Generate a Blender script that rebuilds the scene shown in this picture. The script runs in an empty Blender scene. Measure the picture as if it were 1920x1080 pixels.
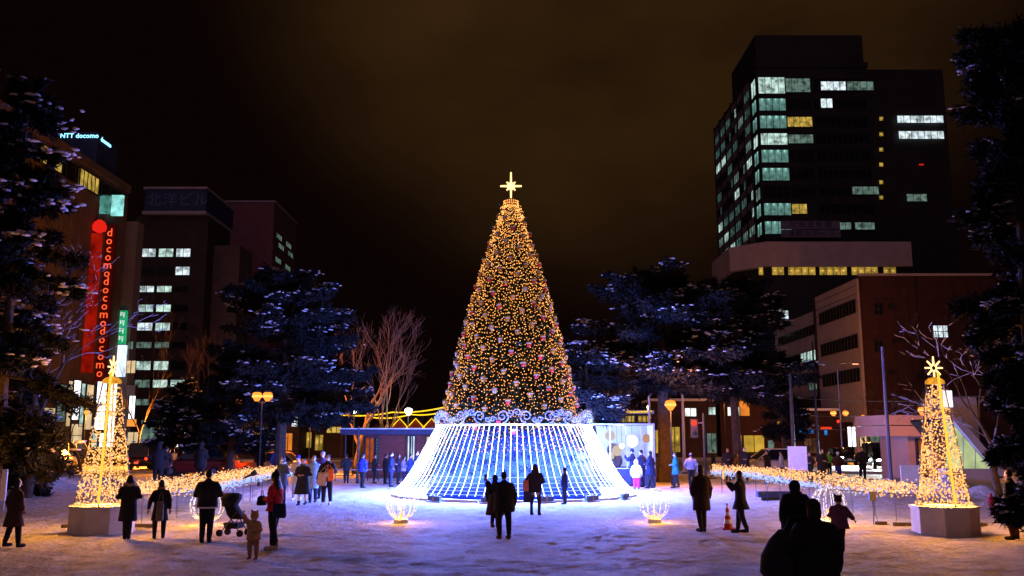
import bpy, math, random
import numpy as np
from mathutils import Vector, Matrix

random.seed(7)
RNG = np.random.default_rng(7)
SC = bpy.context.scene
COL = SC.collection
PI = math.pi
R = math.radians

# ------------------------------------------------------------------ camera
F = 1700.0                      # focal length in pixels of the 1920 px wide photograph
HORIZON = 820.0
CAM_H = 2.4
TH = math.atan((HORIZON - 540.0) / F)
cam_data = bpy.data.cameras.new("camera")
cam_data.sensor_width = 36.0
cam_data.lens = 36.0 * F / 1920.0
cam_data.clip_start = 0.1
cam_data.clip_end = 3000.0
cam = bpy.data.objects.new("camera", cam_data)
cam.location = (0, 0, CAM_H)
cam.rotation_euler = (PI / 2 + TH, 0, 0)
COL.objects.link(cam)
SC.camera = cam
SC.view_settings.view_transform = 'Standard'
SC.view_settings.look = 'None'
SC.view_settings.exposure = 0.0
SC.view_settings.gamma = 1.0
SC.cycles.use_light_tree = True
SC.cycles.max_bounces = 5
SC.cycles.diffuse_bounces = 3
SC.cycles.glossy_bounces = 2
SC.cycles.transmission_bounces = 3
SC.cycles.sample_clamp_indirect = 2.0
SC.cycles.use_denoising = True

# faint even glow of the city behind the camera (the only sun lamp, turned down for night)
_s = bpy.data.lights.new('sun', 'SUN'); _s.energy = 0.22; _s.angle = R(60); _s.color = (1.0, 0.60, 0.80)
_so = bpy.data.objects.new('sun', _s); COL.objects.link(_so)
_so.rotation_euler = (R(50), 0, R(-12))

# ------------------------------------------------------------------ night sky
W = bpy.data.worlds.new("World")
SC.world = W
W.use_nodes = True
nt = W.node_tree
nt.nodes.clear()
wo = nt.nodes.new('ShaderNodeOutputWorld')
bg = nt.nodes.new('ShaderNodeBackground')
sky = nt.nodes.new('ShaderNodeTexSky')
sky.sky_type = 'NISHITA'
sky.sun_disc = False
sky.sun_elevation = R(-9)
sky.sun_rotation = R(150)
tc = nt.nodes.new('ShaderNodeTexCoord')
# low cloud lit from below by the city, brightest over the streets beyond the tower block
dotn = nt.nodes.new('ShaderNodeVectorMath'); dotn.operation = 'DOT_PRODUCT'
gdir = Vector((0.12, 0.84, 0.54)).normalized()
dotn.inputs[1].default_value = gdir
nt.links.new(tc.outputs['Generated'], dotn.inputs[0])
mr = nt.nodes.new('ShaderNodeMapRange'); mr.interpolation_type = 'SMOOTHSTEP'
mr.inputs['From Min'].default_value = 0.89; mr.inputs['From Max'].default_value = 1.0
nt.links.new(dotn.outputs['Value'], mr.inputs['Value'])
cl = nt.nodes.new('ShaderNodeTexNoise'); cl.inputs['Scale'].default_value = 3.4
cl.inputs['Detail'].default_value = 5; cl.inputs['Roughness'].default_value = 0.5
mp = nt.nodes.new('ShaderNodeMapping'); mp.inputs['Scale'].default_value = (1, 1, 1.9)
nt.links.new(tc.outputs['Generated'], mp.inputs['Vector']); nt.links.new(mp.outputs['Vector'], cl.inputs['Vector'])
cr = nt.nodes.new('ShaderNodeMapRange'); cr.inputs['From Min'].default_value = 0.32; cr.inputs['From Max'].default_value = 0.72
cr.inputs['To Min'].default_value = 0.40; cr.inputs['To Max'].default_value = 1.25
nt.links.new(cl.outputs['Fac'], cr.inputs['Value'])
mul = nt.nodes.new('ShaderNodeMath'); mul.operation = 'MULTIPLY'
nt.links.new(mr.outputs['Result'], mul.inputs[0]); nt.links.new(cr.outputs['Result'], mul.inputs[1])
mixc = nt.nodes.new('ShaderNodeMix'); mixc.data_type = 'RGBA'
mixc.inputs['A'].default_value = (0.0027, 0.0009, 0.0008, 1)
mixc.inputs['B'].default_value = (0.033, 0.0150, 0.0042, 1)
nt.links.new(mul.outputs[0], mixc.inputs['Factor'])
addc = nt.nodes.new('ShaderNodeMix'); addc.data_type = 'RGBA'; addc.blend_type = 'ADD'
addc.inputs['Factor'].default_value = 0.05
nt.links.new(mixc.outputs['Result'], addc.inputs['A']); nt.links.new(sky.outputs['Color'], addc.inputs['B'])
nt.links.new(addc.outputs['Result'], bg.inputs['Color'])
bg.inputs['Strength'].default_value = 1.0
nt.links.new(bg.outputs[0], wo.inputs[0])

# ------------------------------------------------------------------ helpers
def ray(px, py):
    u = (540.0 - py) / F
    return Vector(((px - 960.0) / F, math.cos(TH) - u * math.sin(TH), math.sin(TH) + u * math.cos(TH)))

def at(px, py, Y):
    d = ray(px, py); t = Y / d.y
    return Vector((d.x * t, Y, CAM_H + d.z * t))

def gnd(px, py, z=0.0):
    d = ray(px, py); t = (z - CAM_H) / d.z
    return Vector((d.x * t, d.y * t, z))

def xat(px, Y, py=820):
    return at(px, py, Y).x

_mats = {}
def mat(name, base, rough=0.8, var=0.25, scale=6.0, bump=0.0, bscale=None, metal=0.0, spec=0.3):
    if name in _mats: return _mats[name]
    m = bpy.data.materials.new(name); m.use_nodes = True
    n = m.node_tree; b = n.nodes['Principled BSDF']
    b.inputs['Roughness'].default_value = rough
    b.inputs['Metallic'].default_value = metal
    b.inputs['Specular IOR Level'].default_value = spec
    t = n.nodes.new('ShaderNodeTexCoord')
    ns = n.nodes.new('ShaderNodeTexNoise'); ns.inputs['Scale'].default_value = scale; ns.inputs['Detail'].default_value = 4
    n.links.new(t.outputs['Object'], ns.inputs['Vector'])
    r_ = n.nodes.new('ShaderNodeValToRGB')
    r_.color_ramp.elements[0].position = 0.3; r_.color_ramp.elements[1].position = 0.7
    r_.color_ramp.elements[0].color = [max(0, c * (1 - var)) for c in base] + [1]
    r_.color_ramp.elements[1].color = [min(1, c * (1 + var)) for c in base] + [1]
    n.links.new(ns.outputs['Fac'], r_.inputs['Fac']); n.links.new(r_.outputs['Color'], b.inputs['Base Color'])
    if bump:
        n2 = n.nodes.new('ShaderNodeTexNoise'); n2.inputs['Scale'].default_value = bscale or scale * 4; n2.inputs['Detail'].default_value = 5
        n.links.new(t.outputs['Object'], n2.inputs['Vector'])
        bp = n.nodes.new('ShaderNodeBump'); bp.inputs['Strength'].default_value = bump; bp.inputs['Distance'].default_value = 0.05
        n.links.new(n2.outputs['Fac'], bp.inputs['Height']); n.links.new(bp.outputs['Normal'], b.inputs['Normal'])
    _mats[name] = m
    return m

def emit(name, col, strength, sample=True, var=0.0, scale=3.0):
    if name in _mats: return _mats[name]
    m = bpy.data.materials.new(name); m.use_nodes = True
    n = m.node_tree; n.nodes.clear()
    o = n.nodes.new('ShaderNodeOutputMaterial'); e = n.nodes.new('ShaderNodeEmission')
    e.inputs['Color'].default_value = (*col, 1); e.inputs['Strength'].default_value = strength
    if var:
        t = n.nodes.new('ShaderNodeTexCoord'); ns = n.nodes.new('ShaderNodeTexNoise'); ns.inputs['Scale'].default_value = scale
        n.links.new(t.outputs['Object'], ns.inputs['Vector'])
        k = n.nodes.new('ShaderNodeMapRange'); k.inputs['From Min'].default_value = 0.3; k.inputs['From Max'].default_value = 0.7
        k.inputs['To Min'].default_value = strength * (1 - var); k.inputs['To Max'].default_value = strength * (1 + var)
        n.links.new(ns.outputs['Fac'], k.inputs['Value']); n.links.new(k.outputs['Result'], e.inputs['Strength'])
    n.links.new(e.outputs[0], o.inputs[0])
    m.cycles.emission_sampling = 'FRONT_BACK' if sample else 'NONE'
    _mats[name] = m
    return m

def lit_window(name, col, strength, kind='office'):
    """A lit room seen through its panes: blinds, furniture shadows and, for 'spot', one ceiling lamp per pane."""
    if name in _mats: return _mats[name]
    m = bpy.data.materials.new(name); m.use_nodes = True
    n = m.node_tree; n.nodes.clear(); L = n.links.new
    o = n.nodes.new('ShaderNodeOutputMaterial'); e = n.nodes.new('ShaderNodeEmission')
    e.inputs['Color'].default_value = (*col, 1)
    t = n.nodes.new('ShaderNodeTexCoord')
    sep = n.nodes.new('ShaderNodeSeparateXYZ')
    oi = n.nodes.new('ShaderNodeObjectInfo')
    ns = n.nodes.new('ShaderNodeTexNoise'); ns.noise_dimensions = '4D'; ns.inputs['Detail'].default_value = 3
    ns.inputs['Scale'].default_value = 1.1 if kind != 'shop' else 0.5
    L(t.outputs['Object'], ns.inputs['Vector'])
    w = n.nodes.new('ShaderNodeMath'); w.operation = 'MULTIPLY'; w.inputs[1].default_value = 40
    L(oi.outputs['Random'], w.inputs[0]); L(w.outputs[0], ns.inputs['W'])
    k = n.nodes.new('ShaderNodeMapRange'); k.inputs['From Min'].default_value = 0.34; k.inputs['From Max'].default_value = 0.62
    lo, hi = {'office': (0.25, 1.25), 'spot': (0.2, 0.6), 'warm': (0.25, 1.2), 'shop': (0.7, 1.2)}[kind]
    k.inputs['To Min'].default_value = strength * lo; k.inputs['To Max'].default_value = strength * hi
    L(ns.outputs['Fac'], k.inputs['Value'])
    out = k.outputs['Result']
    if kind in ('spot', 'warm'):
        L(t.outputs['UV'], sep.inputs[0])
        def M(op, a, b=None):
            q = n.nodes.new('ShaderNodeMath'); q.operation = op
            for i, v in enumerate((a, b)):
                if v is None: continue
                if isinstance(v, (int, float)): q.inputs[i].default_value = v
                else: L(v, q.inputs[i])
            return q.outputs[0]
        dx = M('MULTIPLY', M('SUBTRACT', sep.outputs['X'], 0.5), 1.0)
        dz = M('MULTIPLY', M('SUBTRACT', sep.outputs['Y'], 0.93 if kind == 'spot' else 0.55), 1.0 if kind == 'spot' else 1.6)
        d2 = M('ADD', M('MULTIPLY', dx, dx), M('MULTIPLY', dz, dz))
        g = M('DIVIDE', 0.02 if kind == 'spot' else 0.03, M('ADD', d2, 0.012))
        out = M('ADD', out, M('MULTIPLY', g, strength * (1.1 if kind == 'spot' else 0.9)))
    L(out, e.inputs['Strength'])
    L(e.outputs[0], o.inputs[0])
    m.cycles.emission_sampling = 'NONE' if kind != 'shop' else 'FRONT_BACK'
    _mats[name] = m
    return m

_ICO = None
def ico_data():
    global _ICO
    if _ICO is None:
        p = (1 + 5 ** 0.5) / 2
        v = np.array([(-1, p, 0), (1, p, 0), (-1, -p, 0), (1, -p, 0), (0, -1, p), (0, 1, p), (0, -1, -p), (0, 1, -p), (p, 0, -1), (p, 0, 1), (-p, 0, -1), (-p, 0, 1)], float)
        v /= np.linalg.norm(v[0])
        f = np.array([(0, 11, 5), (0, 5, 1), (0, 1, 7), (0, 7, 10), (0, 10, 11), (1, 5, 9), (5, 11, 4), (11, 10, 2), (10, 7, 6), (7, 1, 8), (3, 9, 4), (3, 4, 2), (3, 2, 6), (3, 6, 8), (3, 8, 9), (4, 9, 5), (2, 4, 11), (6, 2, 10), (8, 6, 7), (9, 8, 1)])
        _ICO = (v, f)
    return _ICO
OCT_V = np.array([(1, 0, 0), (-1, 0, 0), (0, 1, 0), (0, -1, 0), (0, 0, 1), (0, 0, -1)], float)
OCT_F = np.array([(0, 2, 4), (2, 1, 4), (1, 3, 4), (3, 0, 4), (2, 0, 5), (1, 2, 5), (3, 1, 5), (0, 3, 5)])

def link(name, me, parent=None):
    o = bpy.data.objects.new(name, me); COL.objects.link(o)
    if parent is not None: o.parent = parent
    return o

def tri_mesh(name, V, Fc, m, parent=None, world=True, smooth=False):
    V = np.asarray(V, np.float32).reshape(-1, 3)
    if parent is not None and world:
        V = V - np.array(parent.location, np.float32)
    me = bpy.data.meshes.new(name)
    me.vertices.add(len(V)); me.vertices.foreach_set('co', V.ravel())
    Fc = np.asarray(Fc, np.int32); k = Fc.shape[1]
    me.loops.add(Fc.size); me.loops.foreach_set('vertex_index', Fc.ravel())
    me.polygons.add(len(Fc)); me.polygons.foreach_set('loop_start', np.arange(0, Fc.size, k, dtype=np.int32))
    if smooth: me.polygons.foreach_set('use_smooth', np.ones(len(Fc), bool))
    me.update(calc_edges=True); me.validate()
    me.materials.append(m)
    return link(name, me, parent)

def bulbs(name, P, r, m, parent=None, world=True):
    """Many small lamps of a light string as one mesh."""
    P = np.asarray(P, float); n = len(P)
    rr = np.broadcast_to(np.asarray(r, float), (n,))
    V = P[:, None, :] + OCT_V[None] * rr[:, None, None]
    Fc = OCT_F[None] + 6 * np.arange(n)[:, None, None]
    o = tri_mesh(name, V, Fc.reshape(-1, 3), m, parent, world)
    return o

class MB:
    def __init__(s): s.v = []; s.f = []; s.mi = []; s.uv = {}
    def add(s, vs, fs, mi=0):
        b = len(s.v); s.v.extend([tuple(p) for p in vs])
        for q in fs: s.f.append(tuple(b + i for i in q)); s.mi.append(mi)
        return s
    def box(s, c, d, rz=0, mi=0, top=None):
        hx, hy, hz = d[0] / 2, d[1] / 2, d[2] / 2; k = 1 if top is None else top
        vs = [(-hx, -hy, -hz), (hx, -hy, -hz), (hx, hy, -hz), (-hx, hy, -hz), (-hx * k, -hy * k, hz), (hx * k, -hy * k, hz), (hx * k, hy * k, hz), (-hx * k, hy * k, hz)]
        cs, sn = math.cos(rz), math.sin(rz)
        vs = [(c[0] + x * cs - y * sn, c[1] + x * sn + y * cs, c[2] + z) for x, y, z in vs]
        return s.add(vs, [(0, 3, 2, 1), (4, 5, 6, 7), (0, 1, 5, 4), (1, 2, 6, 5), (2, 3, 7, 6), (3, 0, 4, 7)], mi)
    def bx(s, x0, x1, y0, y1, z0, z1, mi=0):
        return s.box(((x0 + x1) / 2, (y0 + y1) / 2, (z0 + z1) / 2), (x1 - x0, y1 - y0, z1 - z0), 0, mi)
    def loft(s, rings, n=10, mi=0, pw=2.0):
        """rings: (centre, u, v, ru, rv); closed with end caps"""
        b = len(s.v)
        for c, u, v, ru, rv in rings:
            for i in range(n):
                a = 2 * PI * i / n; ca, sa = math.cos(a), math.sin(a)
                if pw != 2.0:
                    ca = math.copysign(abs(ca) ** (2 / pw), ca); sa = math.copysign(abs(sa) ** (2 / pw), sa)
                p = Vector(c) + Vector(u) * (ru * ca) + Vector(v) * (rv * sa)
                s.v.append(tuple(p))
        for k in range(len(rings) - 1):
            for i in range(n):
                j = (i + 1) % n
                s.f.append((b + k * n + i, b + k * n + j, b + (k + 1) * n + j, b + (k + 1) * n + i)); s.mi.append(mi)
        s.f.append(tuple(b + i for i in range(n))[::-1]); s.mi.append(mi)
        e = b + (len(rings) - 1) * n
        s.f.append(tuple(e + i for i in range(n))); s.mi.append(mi)
        return s
    def path(s, pts, rad, n=6, mi=0):
        pts = [Vector(p) for p in pts]
        if not hasattr(rad, '__len__'): rad = [rad] * len(pts)
        rings = []; up = None
        for i, p in enumerate(pts):
            t = (pts[min(i + 1, len(pts) - 1)] - pts[max(i - 1, 0)])
            if t.length < 1e-9: t = Vector((0, 0, 1))
            t.normalize()
            if up is None:
                up = Vector((0, 0, 1)) if abs(t.z) < 0.9 else Vector((1, 0, 0))
            u = t.cross(up)
            if u.length < 1e-5: u = t.cross(Vector((0.3, 1, 0.2)))
            u.normalize(); v = u.cross(t); up = v if False else up
            rings.append((p, u, v, rad[i], rad[i]))
        return s.loft(rings, n, mi)
    def tube(s, a, b, r0, r1=None, n=6, mi=0):
        return s.path([a, b], [r0, r0 if r1 is None else r1], n, mi)
    def ball(s, c, r, n=10, m=6, mi=0):
        """ellipsoid, r = radius or three radii"""
        if not hasattr(r, '__len__'): r = (r, r, r)
        rings = []
        for k in range(m + 1):
            a = PI * k / m; a = min(max(a, 0.12), PI - 0.12)
            rings.append(((c[0], c[1], c[2] - r[2] * math.cos(a)), (1, 0, 0), (0, 1, 0), r[0] * math.sin(a), r[1] * math.sin(a)))
        return s.loft(rings, n, mi)
    def lathe(s, prof, c=(0, 0, 0), n=16, mi=0):
        return s.loft([((c[0], c[1], c[2] + z), (1, 0, 0), (0, 1, 0), r, r) for r, z in prof], n, mi)
    def prism(s, poly, a, b, mi=0):
        """poly in world points (list of Vectors); extruded by vector from a to b offset"""
        d = Vector(b) - Vector(a); n = len(poly)
        vs = [Vector(p) for p in poly] + [Vector(p) + d for p in poly]
        fs = [tuple(range(n))[::-1], tuple(range(n, 2 * n))] + [(i, (i + 1) % n, n + (i + 1) % n, n + i) for i in range(n)]
        return s.add(vs, fs, mi)
    def quad_uv(s, p, mi=0):
        s.add(p, [(0, 1, 2, 3)], mi); s.uv[len(s.f) - 1] = ((0, 0), (1, 0), (1, 1), (0, 1)); return s
    def build(s, name, ms, parent=None, world=False, smooth=False):
        me = bpy.data.meshes.new(name)
        vs = s.v
        if parent is not None and world:
            l = parent.location; vs = [(x - l.x, y - l.y, z - l.z) for x, y, z in vs]
        me.from_pydata(vs, [], s.f)
        for m in (ms if isinstance(ms, (list, tuple)) else [ms]): me.materials.append(m)
        me.polygons.foreach_set('material_index', s.mi)
        if s.uv:
            ul = me.uv_layers.new(name='UVMap')
            for fi, cs in s.uv.items():
                for li, c in zip(me.polygons[fi].loop_indices, cs): ul.data[li].uv = c
        if smooth: me.polygons.foreach_set('use_smooth', [True] * len(s.f))
        me.update()
        return link(name, me, parent)

def tag(o, label=None, cat=None, group=None, kind=None):
    if label: o['label'] = label
    if cat: o['category'] = cat
    if group: o['group'] = group
    if kind: o['kind'] = kind
    return o

def thing(name, loc, label, cat, group=None, rz=0):
    o = bpy.data.objects.new(name, None); COL.objects.link(o)
    o.location = loc; o.rotation_euler = (0, 0, rz); o.empty_display_size = 0.2
    return tag(o, label, cat, group)

def kids(o): return [c for c in bpy.data.objects if c.parent == o]

def dup(root, loc, rz=None, label=None, scale=None):
    c = root.copy(); COL.objects.link(c); c.location = loc
    if rz is not None: c.rotation_euler = (0, 0, rz)
    if label: c['label'] = label
    if scale: c.scale = scale
    for ch in list(root.children):
        d = ch.copy(); COL.objects.link(d); d.parent = c
        for g in list(ch.children):
            e = g.copy(); COL.objects.link(e); e.parent = d
    return c

def point(name, loc, col, energy, r=0.15, parent=None):
    l = bpy.data.lights.new(name, 'POINT'); l.color = col; l.energy = energy; l.shadow_soft_size = r
    o = bpy.data.objects.new(name, l); COL.objects.link(o)
    if parent is not None:
        o.parent = parent; loc = Vector(loc) - parent.location
    o.location = loc
    return o

def text_mesh(name, s, size, m, parent, loc, rot=(PI / 2, 0, 0), extrude=0.02, spacing=1.0, align='CENTER'):
    cu = bpy.data.curves.new(name, 'FONT'); cu.body = s; cu.size = size; cu.extrude = extrude
    cu.align_x = align; cu.align_y = 'CENTER'; cu.space_character = spacing; cu.resolution_u = 2
    t = bpy.data.objects.new(name + '_tmp', cu); COL.objects.link(t)
    dg = bpy.context.evaluated_depsgraph_get()
    me = bpy.data.meshes.new_from_object(t.evaluated_get(dg))
    bpy.data.objects.remove(t); bpy.data.curves.remove(cu)
    me.materials.clear(); me.materials.append(m)
    o = link(name, me, parent); o.location = loc; o.rotation_euler = rot
    return o

# ------------------------------------------------------------------ materials
def emit2(name, ca, cb, scale):
    """string bulbs: some nearly white, some deep amber in place of their orange halo"""
    m = bpy.data.materials.new(name); m.use_nodes = True
    n = m.node_tree; n.nodes.clear()
    o = n.nodes.new('ShaderNodeOutputMaterial'); e = n.nodes.new('ShaderNodeEmission')
    t = n.nodes.new('ShaderNodeTexCoord'); ns = n.nodes.new('ShaderNodeTexNoise'); ns.inputs['Scale'].default_value = scale; ns.inputs['Detail'].default_value = 1
    n.links.new(t.outputs['Object'], ns.inputs['Vector'])
    k = n.nodes.new('ShaderNodeValToRGB'); k.color_ramp.elements[0].position = 0.36; k.color_ramp.elements[1].position = 0.50
    for i, c in enumerate((ca, cb)): k.color_ramp.elements[i].color = (*[x / 2.4 for x in c], 1)
    n.links.new(ns.outputs['Fac'], k.inputs['Fac']); n.links.new(k.outputs['Color'], e.inputs['Color']); e.inputs['Strength'].default_value = 2.4
    n.links.new(e.outputs[0], o.inputs[0]); m.cycles.emission_sampling = 'NONE'
    return m
AMBER = (1.0, 0.42, 0.085)
M_BULB = emit2('amber_bulb', (2.0, 1.2, 0.5), (1.5, 0.58, 0.13), 22.0)
M_NET = emit2('net_bulb', (1.9, 1.25, 0.66), (1.5, 0.58, 0.16), 22.0)
M_BULB_TREE = emit2('tree_bulb', (2.3, 1.35, 0.5), (2.2, 0.74, 0.12), 14.0)
M_ROPE = emit('amber_rope_light', (1.0, 0.5, 0.05), 1.5)
M_STAR = emit('warm_star_light', (1.0, 0.58, 0.22), 2.6)
M_BLUE = emit('blue_white_string', (0.42, 0.52, 1.0), 14.0)
M_BLUERING = emit('blue_white_ring', (0.3, 0.48, 1.0), 4.0)
M_BLUEBULB = emit('cool_white_bulb', (0.35, 0.48, 1.0), 1.6, False)
M_ICE = emit('white_bulb', (0.6, 0.68, 1.0), 1.4, False)
M_BLACK = mat('black_fabric', (0.012, 0.012, 0.014), 0.9, 0.3, 30)
M_METAL = mat('dark_painted_steel', (0.03, 0.03, 0.033), 0.5, 0.3, 8, metal=0.6)
M_STEEL = mat('galvanised_steel', (0.35, 0.36, 0.38), 0.4, 0.15, 8, metal=0.8)
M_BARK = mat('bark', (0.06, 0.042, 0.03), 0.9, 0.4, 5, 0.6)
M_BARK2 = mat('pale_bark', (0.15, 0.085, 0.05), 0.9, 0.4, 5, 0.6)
M_NEEDLE = mat('dark_needles', (0.003, 0.004, 0.003), 0.9, 0.4, 2)
M_XNEEDLE = mat('tree_needles', (0.012, 0.022, 0.010), 0.8, 0.4, 2)
M_SNOWCLUMP = mat('branch_snow', (0.82, 0.83, 0.86), 0.7, 0.05, 3, 0.4)
M_WHITE = mat('white_paint', (0.72, 0.72, 0.72), 0.6, 0.1, 3)
M_CONC = mat('concrete', (0.34, 0.33, 0.32), 0.85, 0.18, 1.2, 0.2)
M_DARKGLASS = mat('dark_glass', (0.010, 0.012, 0.015), 0.12, 0.2, 1, spec=0.5)
M_SKIN = mat('skin', (0.50, 0.30, 0.21), 0.6, 0.1, 20)
M_HAIR = mat('dark_hair', (0.010, 0.008, 0.007), 0.6, 0.3, 40)
M_MASK = mat('white_face_mask', (0.75, 0.76, 0.78), 0.8, 0.05, 20)
M_RUBBER = mat('black_rubber', (0.012, 0.012, 0.012), 0.8, 0.2, 10)

# ------------------------------------------------------------------ ground
def snow_material():
    m = bpy.data.materials.new('trampled_snow'); m.use_nodes = True
    n = m.node_tree; b = n.nodes['Principled BSDF']; L = n.links.new
    b.inputs['Roughness'].default_value = 0.75; b.inputs['Specular IOR Level'].default_value = 0.25
    t = n.nodes.new('ShaderNodeTexCoord')
    def noise(scale, det=5, rough=0.6):
        q = n.nodes.new('ShaderNodeTexNoise'); q.inputs['Scale'].default_value = scale; q.inputs['Detail'].default_value = det
        q.inputs['Roughness'].default_value = rough; L(t.outputs['Object'], q.inputs['Vector']); return q.outputs['Fac']
    ramp = n.nodes.new('ShaderNodeValToRGB')
    ramp.color_ramp.elements[0].position = 0.36; ramp.color_ramp.elements[0].color = (0.58, 0.55, 0.54, 1)
    ramp.color_ramp.elements[1].position = 0.58; ramp.color_ramp.elements[1].color = (0.82, 0.82, 0.83, 1)
    L(noise(1.7, 6, 0.7), ramp.inputs['Fac'])
    gr = n.nodes.new('ShaderNodeMapRange'); gr.inputs['From Min'].default_value = 0.36; gr.inputs['From Max'].default_value = 0.60
    gr.inputs['To Min'].default_value = 0.62; gr.inputs['To Max'].default_value = 1.0; L(noise(11, 8, 0.75), gr.inputs['Value'])
    mx = n.nodes.new('ShaderNodeVectorMath'); mx.operation = 'SCALE'; L(ramp.outputs['Color'], mx.inputs[0]); L(gr.outputs['Result'], mx.inputs['Scale'])
    L(mx.outputs[0], b.inputs['Base Color'])
    v = n.nodes.new('ShaderNodeTexVoronoi'); v.inputs['Scale'].default_value = 4.5; L(t.outputs['Object'], v.inputs['Vector'])
    s1 = n.nodes.new('ShaderNodeMath'); s1.operation = 'MULTIPLY_ADD'; s1.inputs[1].default_value = 0.5
    L(v.outputs['Distance'], s1.inputs[0]); L(noise(9, 6, 0.7), s1.inputs[2])
    bp = n.nodes.new('ShaderNodeBump'); bp.inputs['Strength'].default_value = 0.9; bp.inputs['Distance'].default_value = 0.17
    L(s1.outputs[0], bp.inputs['Height'])
    bp2 = n.nodes.new('ShaderNodeBump'); bp2.inputs['Strength'].default_value = 0.35; bp2.inputs['Distance'].default_value = 0.03
    L(noise(60, 3, 0.6), bp2.inputs['Height']); L(bp.outputs['Normal'], bp2.inputs['Normal'])
    L(bp2.outputs['Normal'], b.inputs['Normal'])
    return m
M_SNOW = snow_material()

def smooth(a, b, x):
    t = np.clip((x - a) / (b - a), 0, 1); return t * t * (3 - 2 * t)

def hnoise(X, Y, seed, n=14, lo=0.6, hi=3.0):
    r = np.random.default_rng(seed); h = np.zeros_like(X)
    for _ in range(n):
        a = r.uniform(0, 2 * PI); k = r.uniform(lo, hi)
        h += np.sin((X * math.cos(a) + Y * math.sin(a)) * k + r.uniform(0, 6.28)) / n ** 0.5
    return h

def ground_height(X, Y):
    h = 0.012 * hnoise(X, Y, 3) + 0.010 * hnoise(X, Y, 4, 18, 3, 9)
    # shovelled banks along the edges of the square
    bank = smooth(-19, -22, X) * smooth(30, 36, Y) * smooth(54, 48, Y) + smooth(16.5, 19, X) * smooth(25, 30, Y) * smooth(50, 44, Y) * 1.1
    h = h + bank * (0.32 + 0.22 * hnoise(X, Y, 6, 12, 0.8, 3.2))
    return h

xs = np.concatenate([[-900, -400, -200, -120, -80, -60, -50, -44, -40, -36, -33], np.arange(-30, -14.6, 0.28), np.arange(-14.5, 14.51, 0.11), np.arange(14.7, 30.01, 0.28), [33, 36, 40, 44, 50, 60, 80, 120, 200, 400, 900]])
ys = np.concatenate([[-60, -20, 0, 5, 9, 12], np.arange(13, 34, 0.10), np.arange(34, 44, 0.2), np.arange(44, 56, 0.3), [57, 60, 66, 75, 90, 110, 140, 200, 320, 600, 1200]])
GX, GY = np.meshgrid(xs, ys)
GZ = ground_height(GX, GY) * smooth(60, 54, GY)
fr_rng = random.Random(17)
for _ in range(230):           # trodden tracks: alternate left and right prints along wandering lines
    x_, y_, h_ = fr_rng.uniform(-15, 15), fr_rng.uniform(13.5, 36), fr_rng.uniform(0, 2 * PI)
    for k in range(fr_rng.randint(6, 22)):
        h_ += fr_rng.gauss(0, 0.12); x_ += 0.62 * math.cos(h_); y_ += 0.62 * math.sin(h_)
        fx = x_ - math.sin(h_) * (0.1 if k % 2 else -0.1); fy = y_ + math.cos(h_) * (0.1 if k % 2 else -0.1)
        i0, i1 = np.searchsorted(xs, (fx - 0.4, fx + 0.4)); j0, j1 = np.searchsorted(ys, (fy - 0.4, fy + 0.4))
        if i1 <= i0 or j1 <= j0 or abs(fx) > 15 or not 13 < fy < 40: continue
        sx, sy = GX[j0:j1, i0:i1] - fx, GY[j0:j1, i0:i1] - fy
        u_ = (sx * math.cos(h_) + sy * math.sin(h_)) / 0.17; v_ = (-sx * math.sin(h_) + sy * math.cos(h_)) / 0.09
        d_ = u_ * u_ + v_ * v_
        GZ[j0:j1, i0:i1] += -0.019 * np.exp(-d_) + 0.007 * np.exp(-(d_ - 2.4) ** 2)
nx, ny = len(xs), len(ys)
idx = np.arange(nx * ny).reshape(ny, nx)
quads = np.stack([idx[:-1, :-1], idx[:-1, 1:], idx[1:, 1:], idx[1:, :-1]], -1).reshape(-1, 4)
g = tri_mesh('ground', np.stack([GX, GY, GZ], -1), quads, M_SNOW, smooth=True)
tag(g, kind='structure')

def gz(x, y):
    return float(ground_height(np.array(float(x)), np.array(float(y))))

M_ROAD = mat('slushy_asphalt', (0.30, 0.27, 0.25), 0.65, 0.45, 0.5, 0.5, 3)
rd = MB().add([(-300, 63, 0.03), (300, 63, 0.03), (300, 92, 0.03), (-300, 92, 0.03)], [(0, 1, 2, 3)])
tag(rd.build('road', M_ROAD), kind='structure')
for y0, y1 in ((62.4, 63.0), (92.0, 92.6)):
    tag(MB().bx(-300, 300, y0, y1, -0.1, 0.14).build('kerb', M_CONC), kind='structure')
M_LINE = mat('road_paint', (0.6, 0.6, 0.58), 0.7, 0.3, 3)
lm = MB()
for k in range(-12, 13):
    lm.bx(k * 8 - 1.8, k * 8 + 1.8, 77.4, 77.55, 0.034, 0.038)
tag(lm.build('road_markings', M_LINE), kind='structure')

# ------------------------------------------------------------------ buildings
M_TOWER = mat('tower_cladding', (0.016, 0.014, 0.014), 0.7, 0.2, 0.6)
M_SPAN = mat('pale_spandrel', (0.20, 0.17, 0.19), 0.7, 0.15, 0.4)
M_PODIUM = mat('podium_panel', (0.45, 0.33, 0.30), 0.8, 0.1, 0.5)
M_FRAME = mat('window_frame', (0.03, 0.03, 0.03), 0.5, 0.2, 5)
WL_SPOT = lit_window('spotlit_office', (0.36, 0.80, 0.70), 0.50, 'spot')
WL_OFF = lit_window('bright_office', (0.72, 1.0, 0.90), 0.75, 'office')
WL_WHITE = lit_window('white_office', (0.80, 0.95, 1.0), 0.95, 'office')
WL_DIM = lit_window('dim_office', (0.50, 0.80, 0.66), 0.22, 'office')
WL_TEAL = lit_window('dim_teal_office', (0.30, 0.62, 0.56), 0.15, 'office')
WL_WARM = lit_window('amber_room', (1.0, 0.62, 0.10), 0.38, 'warm')
WL_YEL = lit_window('yellow_room', (1.0, 0.66, 0.12), 0.55, 'office')
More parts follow.
